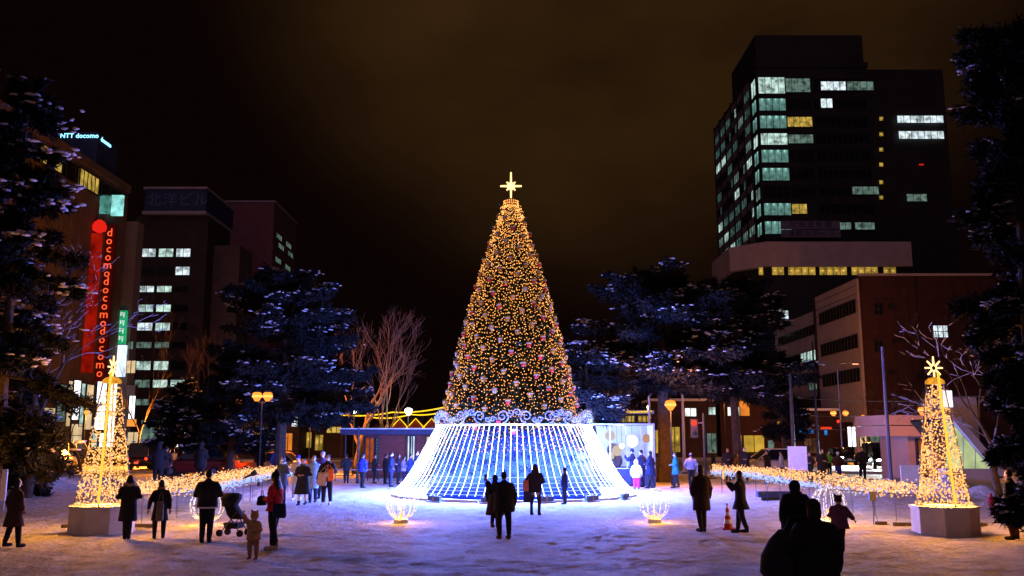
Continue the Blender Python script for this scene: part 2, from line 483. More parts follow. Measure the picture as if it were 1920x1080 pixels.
WL_SHOP = lit_window('shop_front', (0.95, 0.96, 1.0), 2.4, 'shop')
WL_SHOPW = lit_window('warm_shop_front', (1.0, 0.70, 0.38), 0.75, 'shop')

def window(parent, x0, x1, z0, z1, y, m, n=1, rows=1, side=None, depth=0.1, name='window'):
    """one window: lit or dark pane(s) in a frame; side='x' puts it on a wall of constant x=y"""
    b = MB()
    def P(a, d, z): return (a, y + d, z) if side is None else (y + d * side, a, z)
    for i in range(n):
        a0 = x0 + (x1 - x0) * i / n; a1 = x0 + (x1 - x0) * (i + 1) / n
        p = [P(a0, -0.02, z0), P(a1, -0.02, z0), P(a1, -0.02, z1), P(a0, -0.02, z1)]
        if side is not None and side > 0: p = [p[0], p[1], p[2], p[3]]
        b.quad_uv(p, 0)
    def bar(a0, a1, c0, c1):
        q0 = P(a0, -depth, c0); q1 = P(a1, 0.03, c1)
        b.bx(min(q0[0], q1[0]), max(q0[0], q1[0]), min(q0[1], q1[1]), max(q0[1], q1[1]), c0, c1, 1)
    t = 0.07
    for i in range(n + 1):
        a = x0 + (x1 - x0) * i / n; bar(a - t / 2, a + t / 2, z0, z1)
    for j in range(rows + 1):
        zz = z0 + (z1 - z0) * j / rows; bar(x0 - t / 2 - 0.004, x1 + t / 2 + 0.004, zz - t / 2, zz + t / 2)
    return b.build(name, [m, M_FRAME], parent, world=True)

# --- the tall newspaper office tower
TY = 170.0
X0 = 48.2
X1 = at(1633, 250, TY).x
X2 = at(1777, 217, TY).x
zt = lambda py, Y=TY, px=1500: at(px, py, Y).z
tower = thing('office_tower', ((X0 + X2) / 2, TY + 18, 0), 'tall dark office tower with rows of greenish lit windows and flat roof', 'office tower')
b = MB()
b.bx(X0, X1, TY, TY + 36, 0, zt(125))
b.bx(X1, X2, TY + 0.6, TY + 34, 0, zt(128))
b.bx(X0 - 0.0 + 0.3, X1 - 0.3, TY + 0.5, TY + 20, zt(125), zt(64))
b.build('wall', M_TOWER, tower, world=True)
pr = MB(); pr.bx(X0 - 0.2, X1 + 0.2, TY - 0.2, TY + 0.2, zt(125) - 0.2, zt(125) + 0.9); pr.build('parapet', M_TOWER, tower, world=True)
rows = [(145, 176), (184, 208), (217, 241), (250, 272), (281, 305), (315, 339), (349, 372), (380, 404), (415, 439)]
kinds = [WL_OFF, WL_SPOT, WL_SPOT, WL_OFF, WL_SPOT, WL_SPOT, None, WL_SPOT, WL_SPOT]
XC0, XC1, XD1 = X0 + 0.35, at(1478, 293, TY).x, at(1524, 250, TY).x
for i, (ya, yb) in enumerate(rows):
    z1, z0 = zt(ya), zt(yb)
    k = kinds[i]
    window(tower, XC0, XC1, z0, z1, TY - 0.05, k or M_DARKGLASS, 4)
    window(tower, TY + 0.3, TY + 3.4, z0, z1, X0 - 0.05, k or WL_DIM, 2, side=1)
    if k is WL_OFF or i == 2 or i == 7:
        kk = {0: WL_DIM, 3: WL_DIM, 2: WL_YEL, 7: WL_YEL}[i]
        xe = at(1513, 392, TY).x if i == 7 else XD1
        window(tower, XC1 + 0.15, xe, z0 + 0.3, z1 - 0.25, TY - 0.05, kk, 4 if i != 7 else 2)
    else:
        window(tower, XC1 + 0.15, XD1, z0 + 0.3, z1 - 0.25, TY - 0.05, M_DARKGLASS, 4)
    # the rest of the storey: a strip of dark glass
    window(tower, XD1 + 0.5, X1 - 0.4, z0 + 0.3, z1 - 0.25, TY - 0.02, M_DARKGLASS, 10, depth=0.05)
    MB().bx(X0 - 0.06, X1, TY - 0.10, TY - 0.01, z0 - 1.0, z0 - 0.2).build('spandrel', M_TOWER, tower, world=True)
def fw(px0, px1, py0, py1, m, n, dy=0.09, Y=TY):
    c = at((px0 + px1) / 2, (py0 + py1) / 2, Y)
    window(tower, at(px0, py1, Y).x, at(px1, py1, Y).x, at(px0, py1, Y).z, at(px0, py0, Y).z, Y - dy, m, n)
fw(1539, 1586, 153, 170, WL_WHITE, 4); fw(1588, 1638, 153, 170, WL_DIM, 4)
fw(1539, 1561, 185, 203, WL_WHITE, 2)
fw(1598, 1648, 350, 365, WL_DIM, 5); fw(1574, 1596, 417, 431, WL_DIM, 2); fw(1603, 1640, 417, 431, WL_DIM, 3)
fw(1682, 1769, 217, 231, WL_WHITE, 7); fw(1685, 1770, 246, 261, WL_WHITE, 7)
fw(1700, 1738, 364, 378, WL_DIM, 3)
for py in (222, 251, 280, 308, 341, 370):
    fw(1648, 1656, py - 3, py + 5, WL_WARM, 1)
fw(1722, 1732, 307, 311, emit('red_sign_light', (1, 0.03, 0.02), 0.5), 1)
# left flank: pale spandrels and scattered lit strips
ZT = zt(125)
fl = [zt(yb) for ya, yb in rows]
pitch = fl[0] - fl[1]
sp = MB(); rr = random.Random(3)
nfl = 18
for k in range(nfl):
    z = fl[0] + pitch * (1.2 - k)
    sp.bx(X0 - 0.22, X0 - 0.02, TY + 4, TY + 36, z - 1.05, z + 0.35)
sp.build('spandrel', M_SPAN, tower, world=True)
fins = MB()
for j in range(7): fins.bx(X0 - 0.4, X0 - 0.021, TY + 3.9 + j * 5.33, TY + 4.3 + j * 5.33, zt(452), ZT)
fins.build('pier', M_TOWER, tower, world=True)
nl = 0
for k in range(nfl - 2):
    z = fl[0] + pitch * (0.2 - k)
    if z < zt(470): break
    for j in range(6):
        if rr.random() < 0.85:
            a = TY + 4.5 + j * 5.33; w_ = rr.choice([2.2, 4.6, 4.9, 4.9])
            window(tower, a, a + w_, z + 0.45, z + pitch - 1.15, X0 - 0.06, rr.choice([WL_DIM, WL_TEAL, WL_TEAL, WL_TEAL, WL_OFF]), 3, side=1)
# sign boards
M_SIGNPALE = mat('pale_sign_panel', (0.16, 0.13, 0.17), 0.7, 0.1, 2)
M_SIGNINK = mat('dark_sign_letter', (0.02, 0.015, 0.035), 0.7, 0.1, 2)
sgn = MB(); xa, xb = at(1461, 430, TY).x, at(1571, 430, TY).x
sgn.bx(xa, xb, TY - 1.3, TY - 1.0, zt(432), zt(417)); sgn.bx(xa, xb, TY - 1.3, TY - 1.0, zt(448), zt(433.5))
sg = sgn.build('sign', M_SIGNPALE, tower, world=True)
for s, py, ex in (('北海道新聞', 424.5, 1.25), ('道新スポーツ', 441, 1.0)):
    text_mesh('lettering', s, 1.35, M_SIGNINK, sg, Vector(((xa + xb) / 2, TY - 1.31, zt(py))) - tower.location, spacing=ex * 1.2)
# podium
PYD = 150.0
zp = lambda py: at(1560, py, PYD).z
px0 = at(1437, 480, PYD).x; px1 = at(1710, 480, PYD).x
pod = thing('podium_building', ((px0 + px1) / 2, PYD + 12, 0), 'low podium block with blank pale band above a row of amber windows', 'building')
prof = [(px0, PYD), (px1, PYD), (px1, PYD + 19), (px0 - 5, PYD + 19), (px0 - 5, PYD + 5)]
MB().prism([Vector((x, y, zp(499))) for x, y in prof], (0, 0, 0), (0, 0, zp(453) - zp(499))).build('wall', M_PODIUM, pod, world=True)
MB().prism([Vector((x + 0.8, y + 0.9, 0)) for x, y in prof], (0, 0, 0), (0, 0, zp(499) - 0.01)).build('lower_wall', M_TOWER, pod, world=True)
for a, c, n in ((1422, 1431, 1), (1447, 1470, 2), (1477, 1529, 4), (1536, 1588, 4), (1596, 1646, 4), (1656, 1680, 2)):
    ya = PYD + 0.86
    window(pod, at(a, 508, ya).x, at(c, 508, ya).x, at(a, 516, ya).z, at(a, 500.5, ya).z, ya, WL_WARM, n)
for pya, pyb, pxa, pxb, m in ((582, 598, 1400, 1478, WL_WHITE), (618, 630, 1395, 1470, WL_OFF), (645, 655, 1410, 1460, WL_DIM)):
    window(pod, at(pxa, pya, ya).x, at(pxb, pya, ya).x, at(pxa, pyb, ya).z, at(pxa, pya, ya).z, ya, m, 7)

# --- brown block with pale flank, right
BY = 108.0
bx0 = at(1617, 560, BY).x; bx1 = bx0 + 34
zb = lambda py, Y=BY, px=1620: at(px, py, Y).z
brown = thing('tiled_building', (bx0 + 17, BY + 9, 0), 'brown tiled block with pale panelled flank and one lit window', 'building')
M_TILE = mat('brown_tile', (0.042, 0.014, 0.010), 0.75, 0.25, 1.5, 0.3, 6)
M_PALE = mat('pale_panel', (0.34, 0.30, 0.32), 0.8, 0.1, 0.5)
MB().bx(bx0, bx1, BY, BY + 18, 0, zb(517)).build('wall', M_TILE, brown, world=True)
fk = MB(); fk.bx(bx0 - 0.3, bx0 - 0.01, BY + 0.8, BY + 16, 4.3, zb(517) - 0.2)
fk.build('flank_wall', M_PALE, brown, world=True)
gj = MB()
for k in range(1, 5): gj.bx(bx0 - 0.33, bx0 - 0.29, BY + 0.8, BY + 16, zb(517) - 1.0 * k - 0.06, zb(517) - 1.0 * k)
gj.build('panel_joint', M_TOWER, brown, world=True)
for py in (570, 636, 700):
    for a0, a1 in ((BY + 1.4, BY + 14.5),):
        window(brown, a0, a1, zb(py + 13), zb(py - 12), bx0 - 0.32, M_DARKGLASS, 12, side=1)
jt = MB()
for k in range(1, 15): jt.bx(bx0 + 0.05, bx1, BY - 0.03, BY + 0.01, zb(517) - k * 1.45 - 0.05, zb(517) - k * 1.45)
for k in range(1, 19): jt.bx(bx0 + k * 1.8, bx0 + k * 1.8 + 0.04, BY - 0.026, BY + 0.012, 4.3, zb(517) - 0.05)
jt.build('panel_joint', M_TOWER, brown, world=True)
MB().tube((bx0 + 6.4, BY - 0.14, 4.3), (bx0 + 6.4, BY - 0.14, zb(520)), 0.09, n=8).build('drain_pipe', M_METAL, brown, world=True)
for k_, (px_, py_) in enumerate(((1672, 575), (1700, 640), (1672, 700), (1725, 705), (1790, 560), (1680, 640))):
    v_ = at(px_, py_, BY - 0.12); MB().box(v_, (0.8, 0.22, 0.5)).build('vent', M_METAL, brown, world=True)
MB().bx(bx0 - 0.34, bx0 + 34.2, BY - 0.2, BY + 0.3, zb(517) - 0.02, zb(513)).build('coping', M_PALE, brown, world=True)
def on(parent, px_a, px_b, py_a, py_b, Y, m, n=1, rows=1, name='window'):
    return window(parent, at(px_a, py_b, Y).x, at(px_b, py_b, Y).x, at(px_a, py_b, Y).z, at(px_a, py_a, Y).z, Y, m, n, rows, name=name)
on(brown, 1750, 1778, 610, 633, BY - 0.04, WL_WHITE, 3, 2)
on(brown, 1640, 1656, 570, 590, BY - 0.045, M_DARKGLASS, 2, 2); on(brown, 1640, 1656, 640, 660, BY - 0.045, M_DARKGLASS, 2, 2)
# ground floor shops
shp = MB().bx(bx0 - 2.2, bx0 + 9, BY - 1.6, BY - 0.4, 0, 4.2); shp.build('shop_canopy', M_PALE, brown, world=True)
on(brown, 1590, 1606, 800, 838, BY - 1.65, WL_SHOP, 2); on(brown, 1612, 1626, 800, 838, BY - 1.65, WL_SHOPW, 2); on(brown, 1632, 1650, 802, 838, BY - 1.65, WL_DIM, 2)
on(brown, 1607, 1616, 799, 806, BY - 1.75, emit('white_sign_light', (1, 0.95, 1), 1.6), 1, name='sign')

# --- lower pale annexe left of it
AY = 124.0
ax0 = at(1540, 620, AY).x
anx = thing('annexe_building', (ax0 + 3, AY + 9, 0), 'low pale office annexe with window bands beside the brown block', 'building')
MB().bx(ax0, ax0 + 9, AY, AY + 22, 0, at(1540, 578, AY).z).build('wall', M_PALE, anx, world=True)
for py in (612, 660, 705, 750):
    window(anx, AY + 1, AY + 20, at(1540, py + 10, AY).z, at(1540, py - 8, AY).z, ax0 - 0.02, M_DARKGLASS, 14, side=1)
window(anx, AY + 2, AY + 9, at(1540, 672, AY).z, at(1540, 652, AY).z, ax0 - 0.12, WL_OFF, 5, side=1)
window(anx, AY + 1.2, AY + 6, at(1540, 728, AY).z, at(1540, 712, AY).z, ax0 - 0.12, WL_DIM, 4, side=1)

# --- department store on the left with neon
DX = -48.0
store = thing('department_store', (DX - 12, 84, 0), 'tall beige store with red neon blade signs and bright shop front', 'department store')
M_BEIGE = mat('beige_panel', (0.11, 0.075, 0.058), 0.8, 0.2, 0.6)
MB().bx(DX - 24, DX, 55, 110, 0, 33).build('wall', M_BEIGE, store, world=True)
fl_ = MB()
for k in range(26): fl_.bx(DX + 0.0 + 0.005, DX + 0.16, 56 + k * 2.0, 56.25 + k * 2.0, 9, 29.2)
fl_.build('fin', M_BEIGE, store, world=True)
co = MB(); co.bx(DX - 24.2, DX + 0.25, 54.8, 110.2, 32.6, 33.5); co.build('cornice', M_BEIGE, store, world=True)
window(store, 58, 109, 29.9, 32.0, DX + 0.02, M_DARKGLASS, 24, side=-1)
for a, c in ((89, 91), (91.4, 93), (97, 101.6)):
    window(store, a, c, 30.0, 31.9, DX + 0.14, WL_YEL, max(1, int((c - a) / 0.8)), side=-1)
# lit display windows along the pavement
def store_y(px): return (48 / ((960 - px) / 1700.0) - 0.6) / 0.987
for pa, pb, pya, pyb, m in ((60, 74, 800, 832, WL_SHOPW), (82, 104, 765, 790, WL_SHOPW), (106, 123, 722, 792, WL_DIM), (124, 133, 715, 800, WL_SHOPW), (134.5, 148, 714, 788, WL_SHOP), (149, 157, 720, 800, WL_OFF), (135, 157, 795, 838, WL_SHOPW), (159, 173, 722, 806, WL_SHOPW), (178, 197, 716, 806, WL_SHOP), (176, 186, 812, 838, WL_OFF), (189, 200, 812, 838, WL_SHOP), (203, 216, 715, 838, WL_SHOP)):
    a, c = store_y(pa), store_y(pb); z0, z1 = CAM_H + (820 - pyb) / F * a, CAM_H + (820 - pya) / F * a
    window(store, a, c, z0, z1, DX + 0.05, m, 1, 2, side=-1)
# rooftop sign box
M_NAVY = mat('navy_sign_panel', (0.015, 0.03, 0.09), 0.5, 0.2, 1)
M_CYAN = emit('cyan_neon', (0.25, 0.75, 1.0), 3.0)
rb = MB().bx(DX - 4.6, DX - 0.3, 101.5, 106.8, 33.6, 37.6).build('rooftop_sign', M_NAVY, store, world=True)
text_mesh('lettering', 'NTT docomo', 0.80, M_CYAN, rb, Vector((DX - 2.45, 101.46, 37.1)) - store.location)
text_mesh('lettering', 'docomo', 0.8, M_CYAN, rb, Vector((DX - 0.27, 103.6, 37.0)) - store.location, rot=(PI / 2, 0, PI / 2))
# blade signs
M_REDP = emit('red_neon_panel', (1.0, 0.022, 0.006), 0.24, var=0.6, scale=0.8)
M_REDT = emit('red_neon_letter', (1.0, 0.10, 0.025), 1.5)
M_REDBOX = mat('red_sign_panel', (0.12, 0.008, 0.006), 0.6, 0.2, 1)
def vz(py, Y): return at(200, py, Y).z
s1 = MB().bx(DX + 0.05, DX + 1.15, 101.0, 101.5, vz(698, 101), vz(437, 101)).build('blade_sign', M_REDP, store, world=True)
MB().lathe([(0.2, 0), (0.7, 0.25), (0.8, 0.7), (0.6, 1.2), (0.2, 1.5)], (DX + 0.8, 101.25, vz(437, 101) + 0.1), 12).build('lamp_globe', emit('red_globe', (1, 0.02, 0.01), 0.8), store, world=True)
s2 = MB().bx(DX + 0.05, DX + 1.35, 104.2, 104.7, vz(715, 104), vz(420, 104)).build('blade_sign', M_REDBOX, store, world=True)
z = vz(428, 104)
for i, c in enumerate('docomodocomodocomo'):
    text_mesh('lettering', c, 1.35, M_REDT, s2, Vector((DX + 0.70, 104.16, z - 0.5 - i * 0.97)) - store.location)
MB().bx(DX + 0.06, DX + 1.4, 105.4, 105.8, vz(402, 105), vz(364, 105)).build('blade_sign', emit('teal_sign_light', (0.35, 0.9, 0.85), 0.9, var=0.5, scale=1.2), store, world=True)
MB().bx(DX + 0.06, DX + 1.2, 102.4, 102.8, vz(398, 102), vz(366, 102)).build('blade_sign', emit('teal_sign_dim', (0.2, 0.7, 0.6), 0.35, var=0.5, scale=1.2), store, world=True)

# --- grey block with green and white signs between
grey = thing('grey_building', (-49.2, 118, 0), 'narrow grey building with green and white vertical signs', 'building')
M_GREY = mat('grey_render', (0.15, 0.13, 0.14), 0.85, 0.12, 0.8)
MB().bx(-56, at(246, 600, 112).x, 112, 114, 0, at(230, 415, 112).z).build('wall', M_GREY, grey, world=True)
M_GREEN = emit('green_sign_light', (0.02, 0.42, 0.16), 0.8, var=0.3, scale=0.8)
M_WSIGN = emit('white_blade_light', (0.75, 0.88, 1.0), 1.2, var=0.25, scale=0.7)
M_WLET = emit('white_sign_letter', (0.8, 1.0, 0.9), 1.0)
for pa, pb in ((204, 215), (222, 236)):
    q = MB().bx(at(pa, 600, 110).x, at(pb, 600, 110).x, 110, 110.5, at(pa, 645, 110).z, at(pa, 582, 110).z).build('green_sign', M_GREEN, grey, world=True)
    cxx = (at(pa, 600, 110).x + at(pb, 600, 110).x) / 2
    for i in range(4):
        zz = at(pa, 590 + 15 * i, 110).z; gl = MB()
        for dx, dz, w_, h_ in ((-0.18, 0.1, 0.09, 0.5), (0.12, 0.2, 0.4, 0.09), (0.12, -0.02, 0.36, 0.08), (0.2, -0.22, 0.09, 0.3)):
            gl.bx(cxx + dx - w_ / 2, cxx + dx + w_ / 2, 109.95, 109.99, zz + dz - h_ / 2, zz + dz + h_ / 2)
        gl.build('lettering', M_WLET, q).location = -Vector(grey.location)
    MB().bx(at(pa - 2, 660, 110).x, at(pb - 1, 660, 110).x, 110, 110.5, at(pa, 706, 110).z, at(pa, 647, 110).z).build('white_sign', M_WSIGN, grey, world=True)
on(grey, 212, 228, 445, 477, 111.9, WL_DIM, 2)
for pa, pb, pya, pyb, m in ((238, 250, 640, 655, WL_DIM), (236, 254, 676, 700, WL_SHOPW), (240, 252, 735, 790, WL_SHOP), (238, 262, 810, 835, WL_SHOPW)):
    on(grey, pa, pb, pya, pyb, 111.9, m, 2)
on(grey, 237, 256, 786, 800, 111.5, emit('orange_sign_light', (1, 0.35, 0.05), 1.0), 1, name='sign')
MB().bx(at(236, 725, 111).x, at(254, 725, 111).x, 111, 111.8, at(236, 742, 111).z, at(236, 722, 111).z).build('sign', mat('brown_sign', (0.08, 0.05, 0.05), 0.7), grey, world=True)

# --- office block with blue roof sign
HY = 150.0
hx1 = at(388, 470, HY).x; hx0 = at(252, 470, HY).x
zh = lambda py, Y=HY, px=320: at(px, py, Y).z
M_DKBR = mat('dark_brown_panel', (0.045, 0.028, 0.024), 0.8, 0.2, 0.7)
hok = thing('bank_building', ((hx0 + hx1) / 2, HY + 9, 0), 'brown office block with a navy rooftop sign and white lit windows', 'office building')
MB().bx(hx0, hx1, HY, HY + 12, 0, zh(405)).build('wall', M_DKBR, hok, world=True)
MB().bx(hx1 + 0.01, hx1 + 4.5, HY + 3.5, HY + 11, 0, zh(452)).build('side_wall', M_BEIGE, hok, world=True)
MB().bx(at(275, 380, HY).x, at(390, 380, HY).x, HY - 0.8, HY + 14, zh(398), zh(357)).build('sign_box', M_NAVY, hok, world=True)
tr = MB()
for pya, pyb in ((357, 353), (404, 398)):
    tr.bx(at(272, 380, HY).x, at(391, 380, HY).x, HY - 1.0, HY + 14.2, zh(pya), zh(pyb))
tr.build('sign_trim', M_PALE, hok, world=True)
text_mesh('lettering', '北洋ビル', 2.5, mat('faded_letter', (0.10, 0.11, 0.26), 0.6), hok, Vector((at(336, 380, HY).x, HY - 0.82, zh(378))) - hok.location, spacing=1.1)
cols = [(263, 292), (297, 325), (330, 357)]
wrows = [(466, 482), (500, 516), (536, 548), (571, 585), (605, 620), (641, 653), (677, 694), (712, 727), (748, 760)]
lit = {(0, 0): WL_WHITE, (0, 1): WL_OFF, (0, 2): WL_WHITE, (1, 2): WL_WHITE, (2, 0): WL_WHITE, (2, 1): WL_OFF, (3, 0): WL_OFF, (3, 1): WL_OFF, (4, 0): WL_WHITE, (4, 1): WL_OFF, (5, 0): WL_DIM, (5, 1): WL_DIM, (6, 0): WL_OFF, (6, 1): WL_OFF, (7, 0): WL_DIM, (7, 1): WL_OFF, (7, 2): WL_OFF, (8, 0): WL_DIM}
for i, (pa, pb) in enumerate(wrows):
    sh = (pa - 466) * -0.045
    for j, (a, c) in enumerate(cols):
        on(hok, a + sh, c + sh, pa, pb, HY - 0.03, lit.get((i, j), M_DARKGLASS), 2)
for i, (pa, pb) in enumerate(wrows):
    on(hok, 252.5 + (pa - 466) * -0.045, 259 + (pa - 466) * -0.045, pa, pb, HY - 0.04, WL_DIM if i in (0, 2, 3) else M_DARKGLASS, 1)
on(hok, 262, 325, 788, 838, HY - 0.06, WL_DIM, 4); on(hok, 330, 372, 810, 838, HY - 0.05, WL_SHOP, 3)
# --- reddish block behind it
RY = 178.0
rx0 = at(418, 400, RY).x; rx1 = at(514, 400, RY).x
red = thing('red_brick_building', ((rx0 + rx1) / 2, RY + 10, 0), 'dim reddish office block with pale coping behind the navy sign', 'building')
MB().bx(rx0 - 9, rx1, RY, RY + 19, 0, at(500, 379, RY).z).build('wall', mat('dim_red_tile', (0.15, 0.06, 0.065), 0.8, 0.15, 0.8), red, world=True)
MB().bx(rx0 - 9.2, rx1 + 0.2, RY - 0.2, RY + 19.2, at(500, 379, RY).z, at(500, 376.5, RY).z).build('coping', M_PALE, red, world=True)
for k, (ya, m) in enumerate(((435, WL_DIM), (450, WL_DIM), (480, WL_DIM), (505, WL_OFF))):
    for j in range(2):
        a = RY + 2 + j * 8 + (k % 2) * 2
        window(red, a, a + 4.5, at(514, ya + 6, RY).z, at(514, ya - 4, RY).z, rx1 + 0.05, m, 4, side=-1)

# --- rows of low shops along the far pavement
def shop(px0, px1, top, Y, label, m_wall, wins, deep=8):
    a, c = at(px0, 830, Y).x, at(px1, 830, Y).x
    s = thing('shop_building', ((a + c) / 2, Y + deep / 2, 0), label, 'shop')
    MB().bx(a, c, Y, Y + deep, 0, at(px0, top, Y).z).build('wall', m_wall, s, world=True)
    MB().bx(a - 0.15, c + 0.15, Y - 0.15, Y + deep + 0.15, at(px0, top, Y).z, at(px0, top, Y).z + 0.3).build('roof', M_SNOWCLUMP, s, world=True)
    for pa, pb, ya, yb, m, n, nm in wins:
        on(s, pa, pb, ya, yb, Y - 0.05, m, n, name=nm)
    return s
M_SGW = emit('white_shop_sign', (0.95, 1.0, 1.0), 1.1, var=0.4, scale=0.9)
M_SGY = emit('yellow_shop_panel', (1.0, 0.60, 0.07), 0.50, var=0.35, scale=0.7)
M_SGB = emit('blue_shop_sign', (0.03, 0.28, 0.85), 0.7, var=0.4, scale=1.5)
M_SGR = emit('red_shop_light', (1.0, 0.05, 0.02), 0.9)
M_SGO = emit('orange_shop_light', (1.0, 0.28, 0.03), 0.75, var=0.3, scale=0.8)
shop(425, 560, 752, 104, 'low dark shop row with small lit signs behind left pine', M_DKBR,
     [(467, 494, 765, 781, M_SGW, 2, 'sign'), (512, 532, 762, 776, lit_window('s2', (0.9, 0.85, 0.6), 0.5), 2, 'window'), (560 - 14, 558, 770, 800, M_SGW, 1, 'sign'), (470, 486, 800, 842, M_SGY, 3, 'window'), (498, 524, 800, 846, WL_DIM, 5, 'window'), (420 + 8, 440, 800, 822, M_SGO, 1, 'sign'), (530, 548, 812, 845, M_SGO, 2, 'window')])
shop(566, 650, 775, 108, 'dark kiosk row with dim amber windows left of the brick pavilion', M_DKBR,
     [(572, 584, 810, 840, WL_WARM, 1, 'window'), (590, 606, 815, 845, WL_WARM, 2, 'window'), (612, 640, 800, 812, WL_YEL, 3, 'window')])
shop(1225, 1345, 752, 112, 'shop with white illuminated boards behind the right pine trunks', M_DKBR,
     [(1284, 1306, 765, 781, M_SGW, 2, 'sign'), (1328, 1342, 763, 778, WL_OFF, 2, 'sign'), (1229, 1241, 806, 850, M_SGY, 1, 'window'), (1255, 1276, 800, 848, WL_WARM, 2, 'window'), (1281, 1286, 790, 850, M_SGO, 1, 'window'), (1326, 1344, 812, 850, WL_DIM, 2, 'window')])
shop(1352, 1470, 745, 114, 'shop with yellow lit front behind the parked white car', M_TILE,
     [(1364, 1388, 763, 780, M_SGW, 2, 'sign'), (1395, 1434, 816, 848, M_SGY, 2, 'window'), (1385, 1392, 816, 850, M_SGO, 1, 'window'), (1386, 1406, 745, 780, M_SGO, 1, 'window'), (1458, 1464, 790, 812, M_SGY, 1, 'window'), (1440, 1452, 825, 848, WL_DIM, 1, 'window')])
shop(1474, 1575, 770, 116, 'dark shop with blue lit fascia sign beside the orange street lamps', M_TILE,
     [(1497, 1526, 806, 813, M_SGB, 1, 'sign'), (1480, 1490, 795, 803, M_SGO, 1, 'sign'), (1538, 1560, 800, 806, M_SGR, 1, 'sign'), (1545, 1552, 806, 816, M_SGB, 1, 'sign'), (1508, 1532, 822, 850, lit_window('s3', (1.0, 0.4, 0.2), 0.12), 3, 'window')])

# ------------------------------------------------------------------ trees
def blades(P, D, L, Wd, n, rng, spread=0.8):
    """n needle sprays (thin triangles) at each tuft point P, biased to direction D"""
    P = np.repeat(np.asarray(P, float), n, 0); D = np.repeat(np.asarray(D, float), n, 0)
    k = len(P)
    d = D + rng.normal(0, spread, (k, 3)); d /= np.linalg.norm(d, axis=1)[:, None] + 1e-9
    s = np.cross(d, rng.normal(0, 1, (k, 3))); s /= np.linalg.norm(s, axis=1)[:, None] + 1e-9
    l = L * rng.uniform(0.6, 1.3, (k, 1)); w = Wd * rng.uniform(0.6, 1.3, (k, 1))
    P = P + rng.normal(0, L * 0.25, (k, 3))
    V = np.stack([P - s * w, P + s * w, P + d * l], 1).reshape(-1, 3)
    return V, np.arange(3 * k).reshape(-1, 3)

def snow_blobs(P, size, rng, flat=0.32):
    v, f = ico_data(); n = len(P)
    sc = np.stack([size * rng.uniform(0.5, 1.5, n), size * rng.uniform(0.4, 1.0, n), size * flat * rng.uniform(0.6, 1.2, n)], -1)
    a = rng.uniform(0, 2 * PI, n); ca, sa = np.cos(a), np.sin(a)
    V = v[None] * (1 + rng.normal(0, 0.22, (n, 12, 1))) * sc[:, None, :]
    x = V[..., 0] * ca[:, None] - V[..., 1] * sa[:, None]; y = V[..., 0] * sa[:, None] + V[..., 1] * ca[:, None]
    V = np.stack([x, y, V[..., 2]], -1) + np.asarray(P)[:, None, :]
    F_ = f[None] + 12 * np.arange(n)[:, None, None]
    return V.reshape(-1, 3), F_.reshape(-1, 3)

